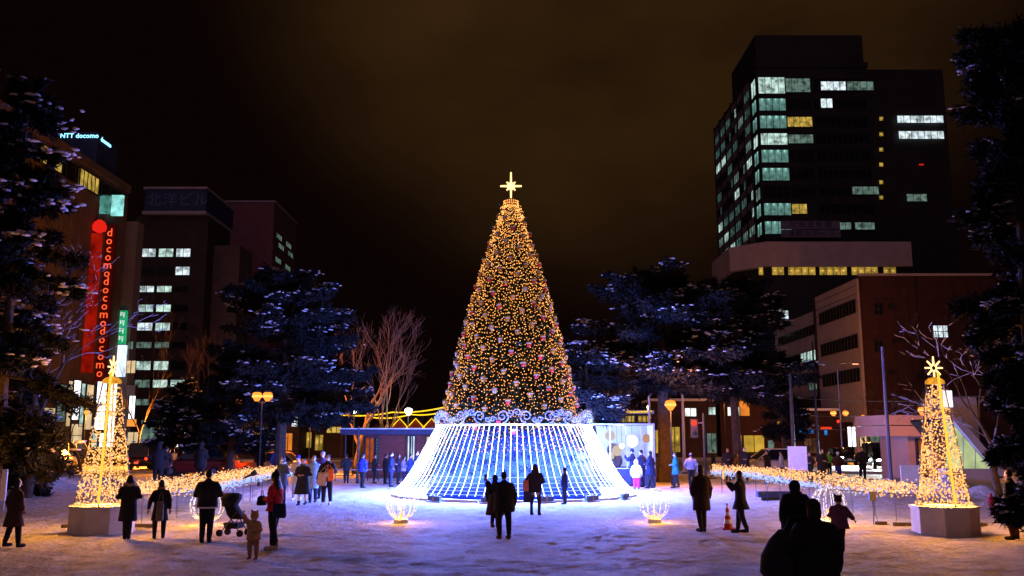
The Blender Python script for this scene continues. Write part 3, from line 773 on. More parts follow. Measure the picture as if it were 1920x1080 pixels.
M_PINESNOW = mat('pine_snow', (0.45, 0.45, 0.48), 0.8, 0.3, 3, 0.4)
M_SNOWDIM = mat('dimmed_branch_snow', (0.34, 0.32, 0.37), 0.8, 0.3, 3, 0.4)  # shade put into the snow colour to tone down overlit branches
def conifer(name, x, y, h, radius, label, seed, z_first=1.2, limbs=70, droop=0.25, lobes=1.0, tufts=26, snow=1.0, group=None, blade=(0.34, 0.045, 16), trunk_r=0.22, snow_size=0.24, shape=0.75, lean=(0, 0), width=0.30, limb_pow=1.0):
    rng = np.random.default_rng(seed); rd_ = random.Random(seed)
    t = thing(name, (x, y, gz(x, y) - 0.05), label, 'tree', group)
    tk = MB()
    zs = [0, h * 0.15, h * 0.4, h * 0.7, h * 0.97]
    ax = lambda z: np.array([lean[0] * z / h + 0.06 * math.sin(z * 0.9 + seed), lean[1] * z / h + 0.05 * math.cos(z * 1.1 + seed), z])
    tk.path([ax(z) for z in zs], [trunk_r * 1.25, trunk_r, trunk_r * 0.8, trunk_r * 0.45, 0.02], 8)
    P, D, SP = [], [], []
    for i in range(limbs):
        u = ((i + rd_.random()) / limbs) ** limb_pow
        z = z_first + (h - z_first) * u
        prof = (1 - u) ** shape * (0.35 + 0.65 * min(1, (u + 0.04) / 0.16))
        Lm = radius * prof * rd_.uniform(0.55, 1.12) + 0.25
        az = rd_.uniform(0, 2 * PI) if i % 5 else i * 2.4
        up0 = 0.25 * (u - 0.35)
        pts = []
        for k in range(6):
            q = k / 5
            r_ = Lm * q
            pts.append(ax(z) + np.array([math.cos(az) * r_, math.sin(az) * r_, Lm * (up0 * q - droop * q * q * (1 - 0.5 * u) + 0.10 * q ** 4)]))
        tk.path(pts, [0.05 * (1 - 0.8 * q / 5) * (1 - 0.6 * u) + 0.008 for q in range(6)], 4)
        nt_ = max(4, int(tufts * (Lm / radius) ** 0.8))
        perp = np.array([-math.sin(az), math.cos(az), 0]); out = np.array([math.cos(az), math.sin(az), 0])
        laden = rd_.random() < 0.5
        for k in range(nt_):
            q = 0.22 + 0.78 * rd_.random() ** 0.75
            j = min(int(q * 5), 4); fr = q * 5 - j
            p = np.array(pts[j]) * (1 - fr) + np.array(pts[j + 1]) * fr
            wd = Lm * width * (1.15 - q) * 1.2 + 0.06
            p = p + perp * rd_.gauss(0, wd * 0.6) + np.array([0, 0, rd_.gauss(0, 0.08) - 0.05])
            P.append(p); D.append(out * 0.7 + perp * rd_.gauss(0, 0.6) + np.array([0, 0, -0.15]))
            if laden and rd_.random() < 0.6 * snow and q > 0.4: SP.append(p + np.array([0, 0, 0.10 + 0.03 * rd_.random()]))
    tk.build('trunk', M_BARK, t)
    V, F_ = blades(P, D, blade[0], blade[1], blade[2], rng)
    tri_mesh('crown', V, F_, M_NEEDLE, t, world=False)
    if SP:
        # each load of snow is a few overlapping lumps
        SP = np.array(SP); SP = np.concatenate([SP] + [SP + rng.normal(0, snow_size * 1.25, SP.shape) * [1, 1, 0.16] for _ in range(4)]); snow_size *= 0.55
        V, F_ = snow_blobs(SP, snow_size, rng)
        tri_mesh('snow_cover', V, F_, M_SNOWDIM if name == 'spruce_tree' else M_PINESNOW, t, world=False, smooth=True)['kind'] = 'stuff'
    return t

# spruces framing the view
def px_tree(px, Y): return at(px, 820, Y).x, Y
x, y = px_tree(-4, 25.5)
conifer('spruce_tree', x, y, 12.9, 2.5, 'tall snow laden spruce at the left edge of the square', 11, z_first=1.9, limbs=105, droop=0.42, tufts=40, snow=0.5, blade=(0.24, 0.03, 26), snow_size=0.24, trunk_r=0.17, shape=0.55, width=0.2)
x, y = px_tree(1948, 20.5)
conifer('spruce_tree', x, y, 12.2, 1.3, 'tall dark spruce with little snow at the right edge of the square', 12, z_first=0.75, limbs=95, droop=0.36, tufts=40, snow=0.3, blade=(0.22, 0.028, 26), snow_size=0.13, trunk_r=0.16, shape=0.22, width=0.2)
x, y = px_tree(52, 38)
conifer('spruce_tree', x, y, 4.6, 1.3, 'short dark spruce beside the left street behind the tall one', 13, z_first=0.4, limbs=44, droop=0.3, tufts=26, snow=0.35)
# broad pines behind the square
x, y = px_tree(528, 52)
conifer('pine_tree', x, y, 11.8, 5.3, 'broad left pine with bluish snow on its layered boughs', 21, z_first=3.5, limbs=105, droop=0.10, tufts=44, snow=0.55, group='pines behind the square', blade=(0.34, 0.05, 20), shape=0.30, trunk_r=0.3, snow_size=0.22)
x, y = px_tree(436, 56)
conifer('pine_tree', x, y, 7.6, 3.2, 'shorter dark pine left of the broad snowy pine', 22, z_first=1.8, limbs=60, droop=0.12, tufts=36, snow=0.4, group='pines behind the square', blade=(0.34, 0.05, 18), shape=0.5, trunk_r=0.25)
x, y = px_tree(340, 58)
conifer('pine_tree', x, y, 6.0, 2.2, 'small dark pine beside the red tail lights of the street', 23, z_first=2.0, limbs=40, droop=0.12, tufts=28, snow=0.4, group='pines behind the square', blade=(0.34, 0.05, 16), shape=0.6, trunk_r=0.18)
x, y = px_tree(1245, 50)
conifer('pine_tree', x, y, 11.6, 5.6, 'wide snowy pine with a thick dark trunk behind the glass pavilion', 24, z_first=5.2, limbs=110, droop=0.10, tufts=46, snow=0.6, group='pines behind the square', blade=(0.34, 0.05, 20), shape=0.30, trunk_r=0.36, snow_size=0.22)
x, y = px_tree(1380, 54)
conifer('pine_tree', x, y, 11.6, 4.4, 'tall snowy pine in front of the office tower podium', 25, z_first=4.8, limbs=90, droop=0.10, tufts=42, snow=0.5, group='pines behind the square', blade=(0.34, 0.05, 20), shape=0.30, trunk_r=0.28, snow_size=0.22)
x, y = px_tree(1120, 47)
conifer('pine_tree', x, y, 6.9, 2.7, 'leaning pine with blue lit trunk close to the light skirt', 26, z_first=3.5, limbs=44, droop=0.16, tufts=36, snow=0.8, group='pines behind the square', trunk_r=0.26, lean=(-0.6, 0), shape=0.5, snow_size=0.18)
x, y = px_tree(1470, 57)
conifer('pine_tree', x, y, 6.2, 1.9, 'low dark pine beside the white notice board', 27, z_first=2.6, limbs=36, droop=0.15, tufts=26, snow=0.35, group='pines behind the square', trunk_r=0.16)

def bare_tree(name, x, y, h, label, seed, m=M_BARK, r0=0.22, split=0.28, levels=6, spread=0.55, snow=False, group=None, start=0.2, lean=(0, 0, 0), up=0.12):
    rd_ = random.Random(seed); rng = np.random.default_rng(seed)
    t = thing(name, (x, y, gz(x, y) - 0.05), label, 'tree', group)
    tk = MB(); br = MB(); SN = []
    def grow(p, d, L, r, lev):
        pts = [p]; rad = [r]; q = p; dd = d
        n = 4 if lev < 3 else 3
        for k in range(n):
            dd = (dd + Vector((rd_.gauss(0, 0.10), rd_.gauss(0, 0.10), rd_.gauss(0, 0.07) + up * 0.25))).normalized()
            q = q + dd * (L / n); pts.append(q); rad.append(max(0.006, r * (1 - 0.45 * (k + 1) / n)))
            if snow and lev >= 1 and abs(dd.z) < 0.75 and rd_.random() < 0.75:
                SN.append((pts[-2], pts[-1], rad[-1]))
        (tk if lev == 0 else br).path(pts, rad, 7 if lev == 0 else (5 if lev < 3 else 3))
        if lev >= levels: return
        for k in range(rd_.choice([2, 3, 3]) if lev < 4 else 2):
            j = rd_.randint(2, n) if k else n
            a = rd_.uniform(0, 2 * PI); s = rd_.uniform(0.35, 1.0) * spread * (1.4 if lev == 0 else 1)
            side = dd.orthogonal().normalized(); side.rotate(Matrix.Rotation(a, 3, dd))
            nd = (dd * math.cos(s) + side * math.sin(s)); nd.z += up; nd.normalize()
            grow(pts[j], nd, L * rd_.uniform(0.62, 0.85), rad[j] * rd_.uniform(0.6, 0.8), lev + 1)
    grow(Vector((0, 0, 0)), (Vector((0, 0, 1)) + Vector(lean)).normalized(), h * split, r0, 0)
    tk.build('trunk', m, t, smooth=True); br.build('branches', m, t)
    if SN:
        sn = MB()
        for a, b_, r_ in SN:
            o_ = Vector((0, 0, r_ * 0.9)); sn.tube(a + o_, b_ + o_, max(0.012, r_ * 0.85), max(0.01, r_ * 0.7), 4)
        sn.build('snow_cover', M_SNOWDIM, t)['kind'] = 'stuff'
    return t
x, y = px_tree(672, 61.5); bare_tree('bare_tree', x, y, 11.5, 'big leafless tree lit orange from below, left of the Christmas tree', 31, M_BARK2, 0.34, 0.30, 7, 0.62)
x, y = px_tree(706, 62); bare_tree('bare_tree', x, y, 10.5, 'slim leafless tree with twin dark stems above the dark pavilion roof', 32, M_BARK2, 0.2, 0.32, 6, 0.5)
x, y = px_tree(778, 78); bare_tree('bare_tree', x, y, 7.5, 'low twiggy tree behind the yellow light strings', 33, M_BARK2, 0.16, 0.25, 6, 0.75, up=0.02)
x, y = px_tree(58, 37); bare_tree('bare_tree', x, y, 12.5, 'dark leafless tree crossing the red neon signs', 34, M_BARK, 0.22, 0.26, 7, 0.7, snow=True, lean=(0.30, 0, 0))
x, y = px_tree(156, 66); bare_tree('bare_tree', x, y, 6.5, 'small leafless street tree before the bright store windows', 35, M_BARK, 0.13, 0.35, 5, 0.5)
x, y = px_tree(262, 72); bare_tree('bare_tree', x, y, 9.0, 'thin leafless street tree in front of the grey building', 36, M_BARK, 0.13, 0.4, 6, 0.45)
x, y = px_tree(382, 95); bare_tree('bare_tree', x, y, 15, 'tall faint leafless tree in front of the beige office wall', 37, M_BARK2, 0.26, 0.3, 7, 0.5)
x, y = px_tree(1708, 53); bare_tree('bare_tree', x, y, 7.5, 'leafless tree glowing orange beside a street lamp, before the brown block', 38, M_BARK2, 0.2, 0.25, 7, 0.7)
x, y = px_tree(1872, 30); bare_tree('bare_tree', x, y, 7.5, 'leafless tree with snow lined branches reaching over the right light tower', 39, M_BARK, 0.15, 0.3, 6, 0.8, snow=True, lean=(-0.25, 0, 0), up=0.02)
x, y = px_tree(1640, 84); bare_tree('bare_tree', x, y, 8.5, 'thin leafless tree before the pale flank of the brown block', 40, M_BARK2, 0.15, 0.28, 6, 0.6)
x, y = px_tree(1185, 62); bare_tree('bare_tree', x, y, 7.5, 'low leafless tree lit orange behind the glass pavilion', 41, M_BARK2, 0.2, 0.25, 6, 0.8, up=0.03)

# ------------------------------------------------------------------ the Christmas tree
TC = Vector((at(958, 820, 39.5).x, 39.5, 0))
xt = thing('christmas_tree', TC, 'huge cone shaped Christmas tree covered in amber lights with a star on top', 'Christmas tree')
ZT0, ZT1 = 1.0, at(958, 383, 39.5).z
def tree_r(z):
    u = (z - ZT0) / (ZT1 - ZT0)
    return 0.24 + 3.10 * max(0.0, 1 - u) ** 0.88 * (1 + 0.05 * math.sin(PI * u))
rng = np.random.default_rng(5)
MB().path([(0, 0, 0), (0, 0, 5), (0, 0, ZT1 + 0.1)], [0.3, 0.22, 0.05], 8).build('trunk', M_BARK, xt)
n = 11000
zz = ZT0 + (ZT1 - ZT0) * (1 - np.sqrt(rng.uniform(0, 1, n)))
aa = rng.uniform(0, 2 * PI, n)
rr_ = np.array([tree_r(z) for z in zz]) * rng.uniform(0.80, 0.99, n)
P = np.stack([rr_ * np.cos(aa), rr_ * np.sin(aa), zz], -1)
D = np.stack([np.cos(aa), np.sin(aa), -0.2 + 0 * aa], -1)
V, F_ = blades(P, D, 0.24, 0.035, 5, rng, 0.6)
tri_mesh('foliage', V, F_, M_XNEEDLE, xt, world=False)
inner = MB().lathe([(tree_r(z) * 0.80, z) for z in np.linspace(ZT0, ZT1, 14)], n=28)
inner.build('inner_branches', M_XNEEDLE, xt)
B = []
NS = 164
for i in range(NS):
    a = 2 * PI * (i + rng.uniform(-0.25, 0.25)) / NS
    z = ZT1 - rng.uniform(0, 0.3)
    while z > ZT0 + 0.8:
        r_ = tree_r(z) * 1.0 + rng.normal(0.03, 0.06) + 0.07 * math.sin(5 * a + 1.3 * z) * math.sin(2.1 * z + a); a2 = a + rng.normal(0, 0.018)
        B.append((r_ * math.cos(a2), r_ * math.sin(a2), z)); z -= rng.uniform(0.11, 0.26)
bl = bulbs('fairy_lights', B, 0.0235, M_BULB_TREE, xt, world=False); bl['kind'] = 'stuff'
# star
zs = at(958, 349, 39.5).z
st = MB()
for k in range(8):
    a = k * PI / 4
    L_ = {0: 0.48, 2: 0.64, 4: 0.48, 6: 0.62}.get(k, 0.27)
    r_ = 0.055 if k % 2 == 0 else 0.05
    st.tube((0.08 * math.cos(a), 0, zs + 0.08 * math.sin(a)), (L_ * math.cos(a), 0, zs + L_ * math.sin(a)), r_, r_ * 0.7, 6)
st.ball((0, 0, zs), (0.18, 0.12, 0.18), 12, 8)
st.build('star_topper', M_STAR, xt)
MB().lathe([(0.03, zs - 0.6), (0.03, ZT1 + 0.25)], n=6).build('star_pole', M_STEEL, xt)
crn = MB().lathe([(0.30, ZT1 - 0.2), (0.30, ZT1 + 0.1), (0.2, ZT1 + 0.22), (0.08, ZT1 + 0.27)], n=14)
crn.build('top_collar', mat('gold_collar', (0.5, 0.33, 0.16), 0.5, 0.2, 5), xt)
CB = [(0.32 * math.cos(a), 0.32 * math.sin(a), ZT1 + q) for a in np.linspace(0, 2 * PI, 22)[:-1] for q in (-0.12, 0.02, 0.12)]
c_ = bulbs('collar_lights', CB, 0.03, M_BULB_TREE, xt, world=False); c_['kind'] = 'stuff'

# cup shaped ornaments hung on it
M_OW = mat('white_ornament', (0.22, 0.165, 0.09), 0.6, 0.05, 6)
M_OR = mat('red_ornament', (0.30, 0.012, 0.002), 0.45, 0.1, 6)
M_OY = mat('yellow_ornament', (0.26, 0.11, 0.003), 0.45, 0.1, 6)
protos = {}
def ornament(kind):
    t = thing('ornament', (0, 0, 0), '', 'ornament', 'cup ornaments on the Christmas tree')
    low = {'red': M_OR, 'yellow': M_OY, 'white': M_OW}[kind]
    t.scale = (0.85, 0.85, 0.85)
    MB().lathe([(0.06, -0.14), (0.105, -0.11), (0.125, -0.03), (0.13, 0.012)], n=12).build('lower_cup', low, t, smooth=True)
    MB().lathe([(0.132, 0.012), (0.132, 0.09), (0.11, 0.13), (0.04, 0.15)], n=12).build('lid', M_OW, t, smooth=True)
    MB().tube((0, 0, 0.15), (0, 0, 0.24), 0.008, n=4).build('hook', M_STEEL, t)
    return t
DESC = {'red': 'red cup ornament with white lid', 'yellow': 'golden cup ornament with white lid', 'white': 'all white cup ornament'}
on_n = 0
orr = random.Random(9)
zone_names = ['close under the star', 'on the upper half', 'on the lower half', 'near the bottom']
for i in range(128):
    u = 1 - math.sqrt(1 - (i + 0.5) / 128 * 0.985)
    z = ZT1 - 0.35 - (ZT1 - ZT0 - 1.4) * (1 - u) ** 1.0 if False else ZT1 - 0.4 - (ZT1 - ZT0 - 2.0) * ((i + 0.5) / 128) ** 0.72
    a = -PI / 2 + ((i * 0.381966) % 1 - 0.5) * 1.14 * PI
    k = orr.choice(['red', 'red', 'yellow', 'yellow', 'yellow', 'yellow', 'white'])
    r_ = tree_r(z) + 0.10
    zone = zone_names[min(3, int((ZT1 - z) / (ZT1 - ZT0 - 1.5) * 4))]
    lab = DESC[k] + ' hung ' + zone + ' of the Christmas tree'
    pos = TC + Vector((r_ * math.cos(a), r_ * math.sin(a), z))
    if k not in protos:
        protos[k] = ornament(k); protos[k].location = pos; protos[k]['label'] = lab; protos[k]['group'] = DESC[k] + 's'
    else: dup(protos[k], pos, 0, lab)

# ------------------------------------------------------------------ the skirt of light under the tree
SKC = TC + Vector((0.12, 0, 0))
sk = thing('light_skirt', SKC, 'wide white blue skirt of glowing strings flaring from a scrollwork ring', 'light display')
def skirt_pts(a, k=1.0):
    prof = [(3.30, 2.88), (3.68, 2.22), (4.06, 1.52), (4.40, 0.95), (4.66, 0.58), (4.87, 0.36), (5.02, 0.22)]
    return [(r_ * k * math.cos(a), r_ * k * math.sin(a), z) for r_, z in prof]
for i in range(96):
    a = 2 * PI * (i + 0.5) / 96
    MB().path(skirt_pts(a), 0.0095, 4).build('light_string', M_BLUE, sk)
for r_, z in ((4.45, 0.90), (4.59, 0.68), (4.71, 0.52), (4.83, 0.40), (4.96, 0.27)):
    MB().path([(r_ * math.cos(a), r_ * math.sin(a), z) for a in np.linspace(0, 2 * PI, 97)], 0.0045, 4).build('ring_light', M_BLUERING, sk)
MB().path([(3.33 * math.cos(a), 3.33 * math.sin(a), 2.90) for a in np.linspace(0, 2 * PI, 65)], 0.045, 6).build('top_ring', M_WHITE, sk)
M_GLOWLINER = mat('blue_glow_liner', (0.004, 0.026, 0.22), 0.6, 0.45, 1.5)  # added inner cone; the blue interior light is put into its colour
MB().lathe([(3.75, 0.05), (3.4, 0.8), (2.95, 2.0), (2.75, 2.8)], n=40).build('glow_liner', M_GLOWLINER, sk, smooth=True)
LB = []
for k in range(520):
    z = rng.uniform(0.4, 2.7); a = rng.uniform(0, 2 * PI); r_ = 3.85 - 0.40 * z + rng.uniform(0.05, 0.4)
    LB.append((r_ * math.cos(a), r_ * math.sin(a), z))
for a in np.linspace(0, 2 * PI, 140):
    LB.append((4.22 * math.cos(a), 4.22 * math.sin(a), 1.36 + 0.04 * math.sin(a * 40)))
q = bulbs('sparkle_lights', LB, 0.02, M_ICE, sk, world=False); q['kind'] = 'stuff'
# white stand ring in straight segments and added lamps that cast the skirt's light
bs = MB()
for i in range(24):
    a = 2 * PI * (i + 0.5) / 24
    bs.box((5.12 * math.cos(a), 5.12 * math.sin(a), 0.05), (0.12, 1.30, 0.10), a)
bs.build('base_ring', M_WHITE, sk)
for i in range(20):
    a = 2 * PI * (i + 0.5) / 20
    point('skirt_glow', SKC + Vector((4.22 * math.cos(a), 4.22 * math.sin(a), 2.05)), (0.10, 0.185, 1.0), 1550, 0.25, sk)
    a = 2 * PI * i / 20
    point('skirt_glow', SKC + Vector((4.95 * math.cos(a), 4.95 * math.sin(a), 0.85)), (0.17, 0.25, 1.0), 420, 0.3, sk)
# scrollwork
M_SCROLL = mat('white_scroll_metal', (0.13, 0.12, 0.15), 0.5, 0.05, 5)
def spiral(r, turns, flip, cx_, cz_, start):
    pts = []
    for k in range(23):
        q_ = k / 22; a = start + flip * turns * 2 * PI * q_
        rad = r * (1 - 0.86 * q_)
        pts.append((cx_ + rad * math.cos(a), cz_ + rad * math.sin(a)))
    return pts
SB = []
for i in range(22):
    a0 = 2 * PI * (i + 0.5) / 22 - PI / 2
    flip = 1 if i % 2 else -1
    for (r_, cx_, cz_, tn, st_) in ((0.27, 0.02, 0.30, 1.6, -PI / 2), (0.16, 0.34 * flip, 0.44, 1.4, PI), (0.12, -0.36 * flip, 0.18, 1.3, 0)):
        pts = spiral(r_, tn, flip, cx_, cz_, st_)
        P3 = [((3.32) * math.cos(a0 + x_ / 3.32), 3.32 * math.sin(a0 + x_ / 3.32), 2.93 + z_) for x_, z_ in pts]
        MB().path(P3, [0.036 * (1 - 0.4 * k / 22) for k in range(23)], 5).build('scroll', M_SCROLL, sk)
        ang = math.atan2(math.sin(a0 + PI / 2), math.cos(a0 + PI / 2))
        if abs(ang) > 0.5:
            for p in P3:
                for _ in range(2): SB.append(np.array(p) + rng.normal(0, 0.06, 3))
q = bulbs('scroll_lights', SB, 0.015, M_ICE, sk, world=False); q['kind'] = 'stuff'
# floodlights round the foot
def floodlight(a, label):
    c = TC + Vector((5.5 * math.cos(a), 5.5 * math.sin(a), gz(TC.x + 5.5 * math.cos(a), TC.y + 5.5 * math.sin(a))))
    t = thing('floodlight', c, label, 'floodlight', 'floodlights round the light skirt', a + PI / 2)
    MB().bx(-0.32, 0.32, -0.10, 0.10, 0, 0.05).build('base', M_STEEL, t)
    MB().box((0, 0.02, 0.15), (0.56, 0.12, 0.18)).build('housing', mat('blue_grey_metal', (0.10, 0.14, 0.25), 0.5), t)
    MB().bx(-0.03, 0.03, -0.07, 0.0, 0.05, 0.30).build('bracket', M_STEEL, t)
for a, l in ((-2.12, 'leftmost grey floodlight at the foot of the light skirt'), (-1.72, 'grey floodlight left of the hugging pair at skirt foot'), (-1.33, 'grey floodlight at the skirt foot behind the standing woman'), (-0.98, 'grey floodlight right of the boy at the skirt foot'), (-0.62, 'rightmost grey floodlight at the foot of the light skirt')):
    floodlight(a, l)

# ------------------------------------------------------------------ light towers on pedestals
def light_tower(px, py, label, plabel, star_rz, rz):
    c = gnd(px, py); c.z = gz(c.x, c.y)
    ped = MB(); H = 0.66
    n8 = 8
    ang = [rz + R(d) for d in (22, 68, 112, 158, 202, 248, 292, 338)]
    poly = [Vector((c.x + 0.80 * math.cos(a), c.y + 0.80 * math.sin(a), c.z - 0.05)) for a in ang]
    pt = thing('pedestal', c, plabel, 'pedestal', 'pedestals of the light towers')
    ped.prism(poly, (0, 0, 0), (0, 0, H + 0.02)); ped.build('plinth', mat('white_pedestal', (0.90, 0.72, 0.52), 0.8, 0.12, 2.5, 0.15), pt, world=True)
    MB().prism([Vector((c.x + 0.835 * math.cos(a), c.y + 0.835 * math.sin(a), c.z + H - 0.03)) for a in ang], (0, 0, 0), (0, 0, 0.05)).build('top_slab', M_WHITE, pt, world=True)
    t = thing('light_tower', c + Vector((0, 0, H + 0.02)), label, 'light tower', 'amber light towers')
    Ht = 3.12; rb_, rt_ = 0.68, 0.22
    cor = [rz + k * PI / 2 - PI / 2 for k in range(4)]
    fr = MB(); rope = MB()
    for k, a in enumerate(cor):
        p0 = Vector((rb_ * math.cos(a), rb_ * math.sin(a), 0)); p1 = Vector((rt_ * math.cos(a), rt_ * math.sin(a), Ht))
        (MB().tube(p0, p1, 0.018, n=6)).build('edge_pole', M_METAL, t)
        if k == 0: MB().tube(p0 * 1.03 + Vector((0, 0, 0.05)), p1 * 1.08, 0.03, n=6).build('rope_light', M_ROPE, t)
    for q_ in (0.0, 0.25, 0.5, 0.75, 1.0):
        rr__ = rb_ + (rt_ - rb_) * q_
        MB().path([(rr__ * math.cos(a), rr__ * math.sin(a), Ht * q_ + 0.02) for a in cor + [cor[0]]], 0.010, 4).build('cross_brace', M_METAL, t)
    Bp = []
    r2 = random.Random(int(px))
    for _ in range(1250):
        q_ = 1 - math.sqrt(r2.random()) * 1.0
        q_ = min(1, max(0, q_ * 0.9 + 0.1 * r2.random()))
        k = r2.randrange(4); s_ = r2.random()
        rr__ = rb_ + (rt_ - rb_) * q_
        a, b_ = cor[k], cor[(k + 1) % 4]
        p = Vector((rr__ * (math.cos(a) * (1 - s_) + math.cos(b_) * s_), rr__ * (math.sin(a) * (1 - s_) + math.sin(b_) * s_), Ht * q_))
        Bp.append(p + Vector((r2.gauss(0, 0.02), r2.gauss(0, 0.02), 0)))
    for _ in range(150):   # the mound of lights at the foot and the crowded top
        a = r2.uniform(0, 2 * PI); Bp.append(Vector((0.66 * math.cos(a), 0.66 * math.sin(a), r2.uniform(0.0, 0.08))) * 1.0)
    for _ in range(110):
        a = r2.uniform(0, 2 * PI); q_ = r2.uniform(0.72, 1.0); rr__ = (rb_ + (rt_ - rb_) * q_) * r2.uniform(0.2, 0.9)
        Bp.append(Vector((rr__ * math.cos(a), rr__ * math.sin(a), Ht * q_)))
    q = bulbs('string_lights', Bp, 0.025, M_BULB, t, world=False); q['kind'] = 'stuff'
    MB().lathe([(0.24, Ht - 0.02), (0.23, Ht + 0.06), (0.15, Ht + 0.13), (0.04, Ht + 0.16)], n=14).build('cap', emit('amber_cap_light', (1.0, 0.40, 0.03), 0.8, False, 0.4, 8), t)
    s = MB()
    cs, sn = math.cos(star_rz), math.sin(star_rz); zc = Ht + 0.40
    for k in range(8):
        a = k * PI / 4 + PI / 2; L_ = 0.30 if k == 0 else 0.25
        s.tube((0.09 * math.cos(a) * cs, 0.09 * math.cos(a) * sn, zc + 0.09 * math.sin(a)), (L_ * math.cos(a) * cs, L_ * math.cos(a) * sn, zc + L_ * math.sin(a)), 0.026, 0.02, 6)
    s.path([(0.075 * math.cos(a) * cs, 0.075 * math.cos(a) * sn, zc + 0.075 * math.sin(a)) for a in np.linspace(0, 2 * PI, 13)], 0.018, 5)
    s.build('star', M_STAR, t)
    for q_, e_ in ((0.12, 400), (0.45, 700), (0.85, 330)):
        point('tower_glow', t.location + Vector((0, 0, Ht * q_)), (1.0, 0.36, 0.055), e_, 0.3, t)
    return t
light_tower(190, 999, 'left amber light tower with its star turned edge on', 'white pedestal under the left light tower', R(85), R(14))
light_tower(1774, 999, 'right amber light tower topped by an eight ray star', 'white pedestal under the right light tower', R(8), R(-3))

# ------------------------------------------------------------------ light spheres on the snow
def light_sphere(px, py, r, label):
    c = gnd(px, py); c.z = gz(c.x, c.y)
    t = thing('light_sphere', c, label, 'light sphere', 'wire light spheres on the snow')
    MB().lathe([(0.20, -0.02), (0.20, 0.10), (0.17, 0.12)], n=14).build('base', M_WHITE, t)
    w_ = MB(); Bp = []; r2 = random.Random(int(px) + 5)
    cz_ = 0.10 + r
    for k in range(14):
        a = 2 * PI * k / 14; pts = []
        for j in range(11):
            b_ = -PI / 2 + PI * j / 10
            pts.append((r * math.cos(b_) * math.cos(a), r * math.cos(b_) * math.sin(a), cz_ + r * math.sin(b_)))
        w_.path(pts, 0.004, 4)
        for j in range(46):
            b_ = math.asin(r2.uniform(-1, 1)); rr__ = r * r2.uniform(0.98, 1.04)
            Bp.append((rr__ * math.cos(b_) * math.cos(a + 0.05), rr__ * math.cos(b_) * math.sin(a + 0.05), cz_ + rr__ * math.sin(b_)))
    w_.build('wire_frame', M_METAL, t)
    q = bulbs('string_lights', Bp, 0.014, emit('sphere_bulb', (1.0, 0.80, 0.74), 1.7, False), t, world=False); q['kind'] = 'stuff'
    Gp = []
    for _ in range(46):
        a = r2.uniform(0, 2 * PI); rr__ = r2.uniform(0.05, 0.30); Gp.append((rr__ * math.cos(a), rr__ * math.sin(a), 0.12 + 0.05 * r2.random() + rr__ * rr__ * 1.0))
    for _ in range(16): Gp.append((r2.gauss(0, 0.03), r2.gauss(0, 0.03), 0.2 + r2.random() * 0.28))
    q = bulbs('lamp_cluster', Gp, 0.022, emit('amber_cluster', (1.0, 0.55, 0.08), 2.2, False), t, world=False); q['kind'] = 'stuff'
    MB().tube((0, 0, 0.1), (0, 0, 0.5), 0.02, 0.01, 6).build('stem', M_STEEL, t)
    point('sphere_lamp', c + Vector((0, 0, 0.34)), (1.0, 0.36, 0.03), 120, 0.12, t)
light_sphere(752, 981, 0.42, 'glowing wire sphere left of the light skirt front')
light_sphere(1227, 980, 0.42, 'glowing wire sphere right of the light skirt front')
light_sphere(387, 984, 0.46, 'glowing wire sphere half hidden behind the man in black jacket')
light_sphere(1556, 984, 0.46, 'glowing wire sphere behind the child with eared hood')

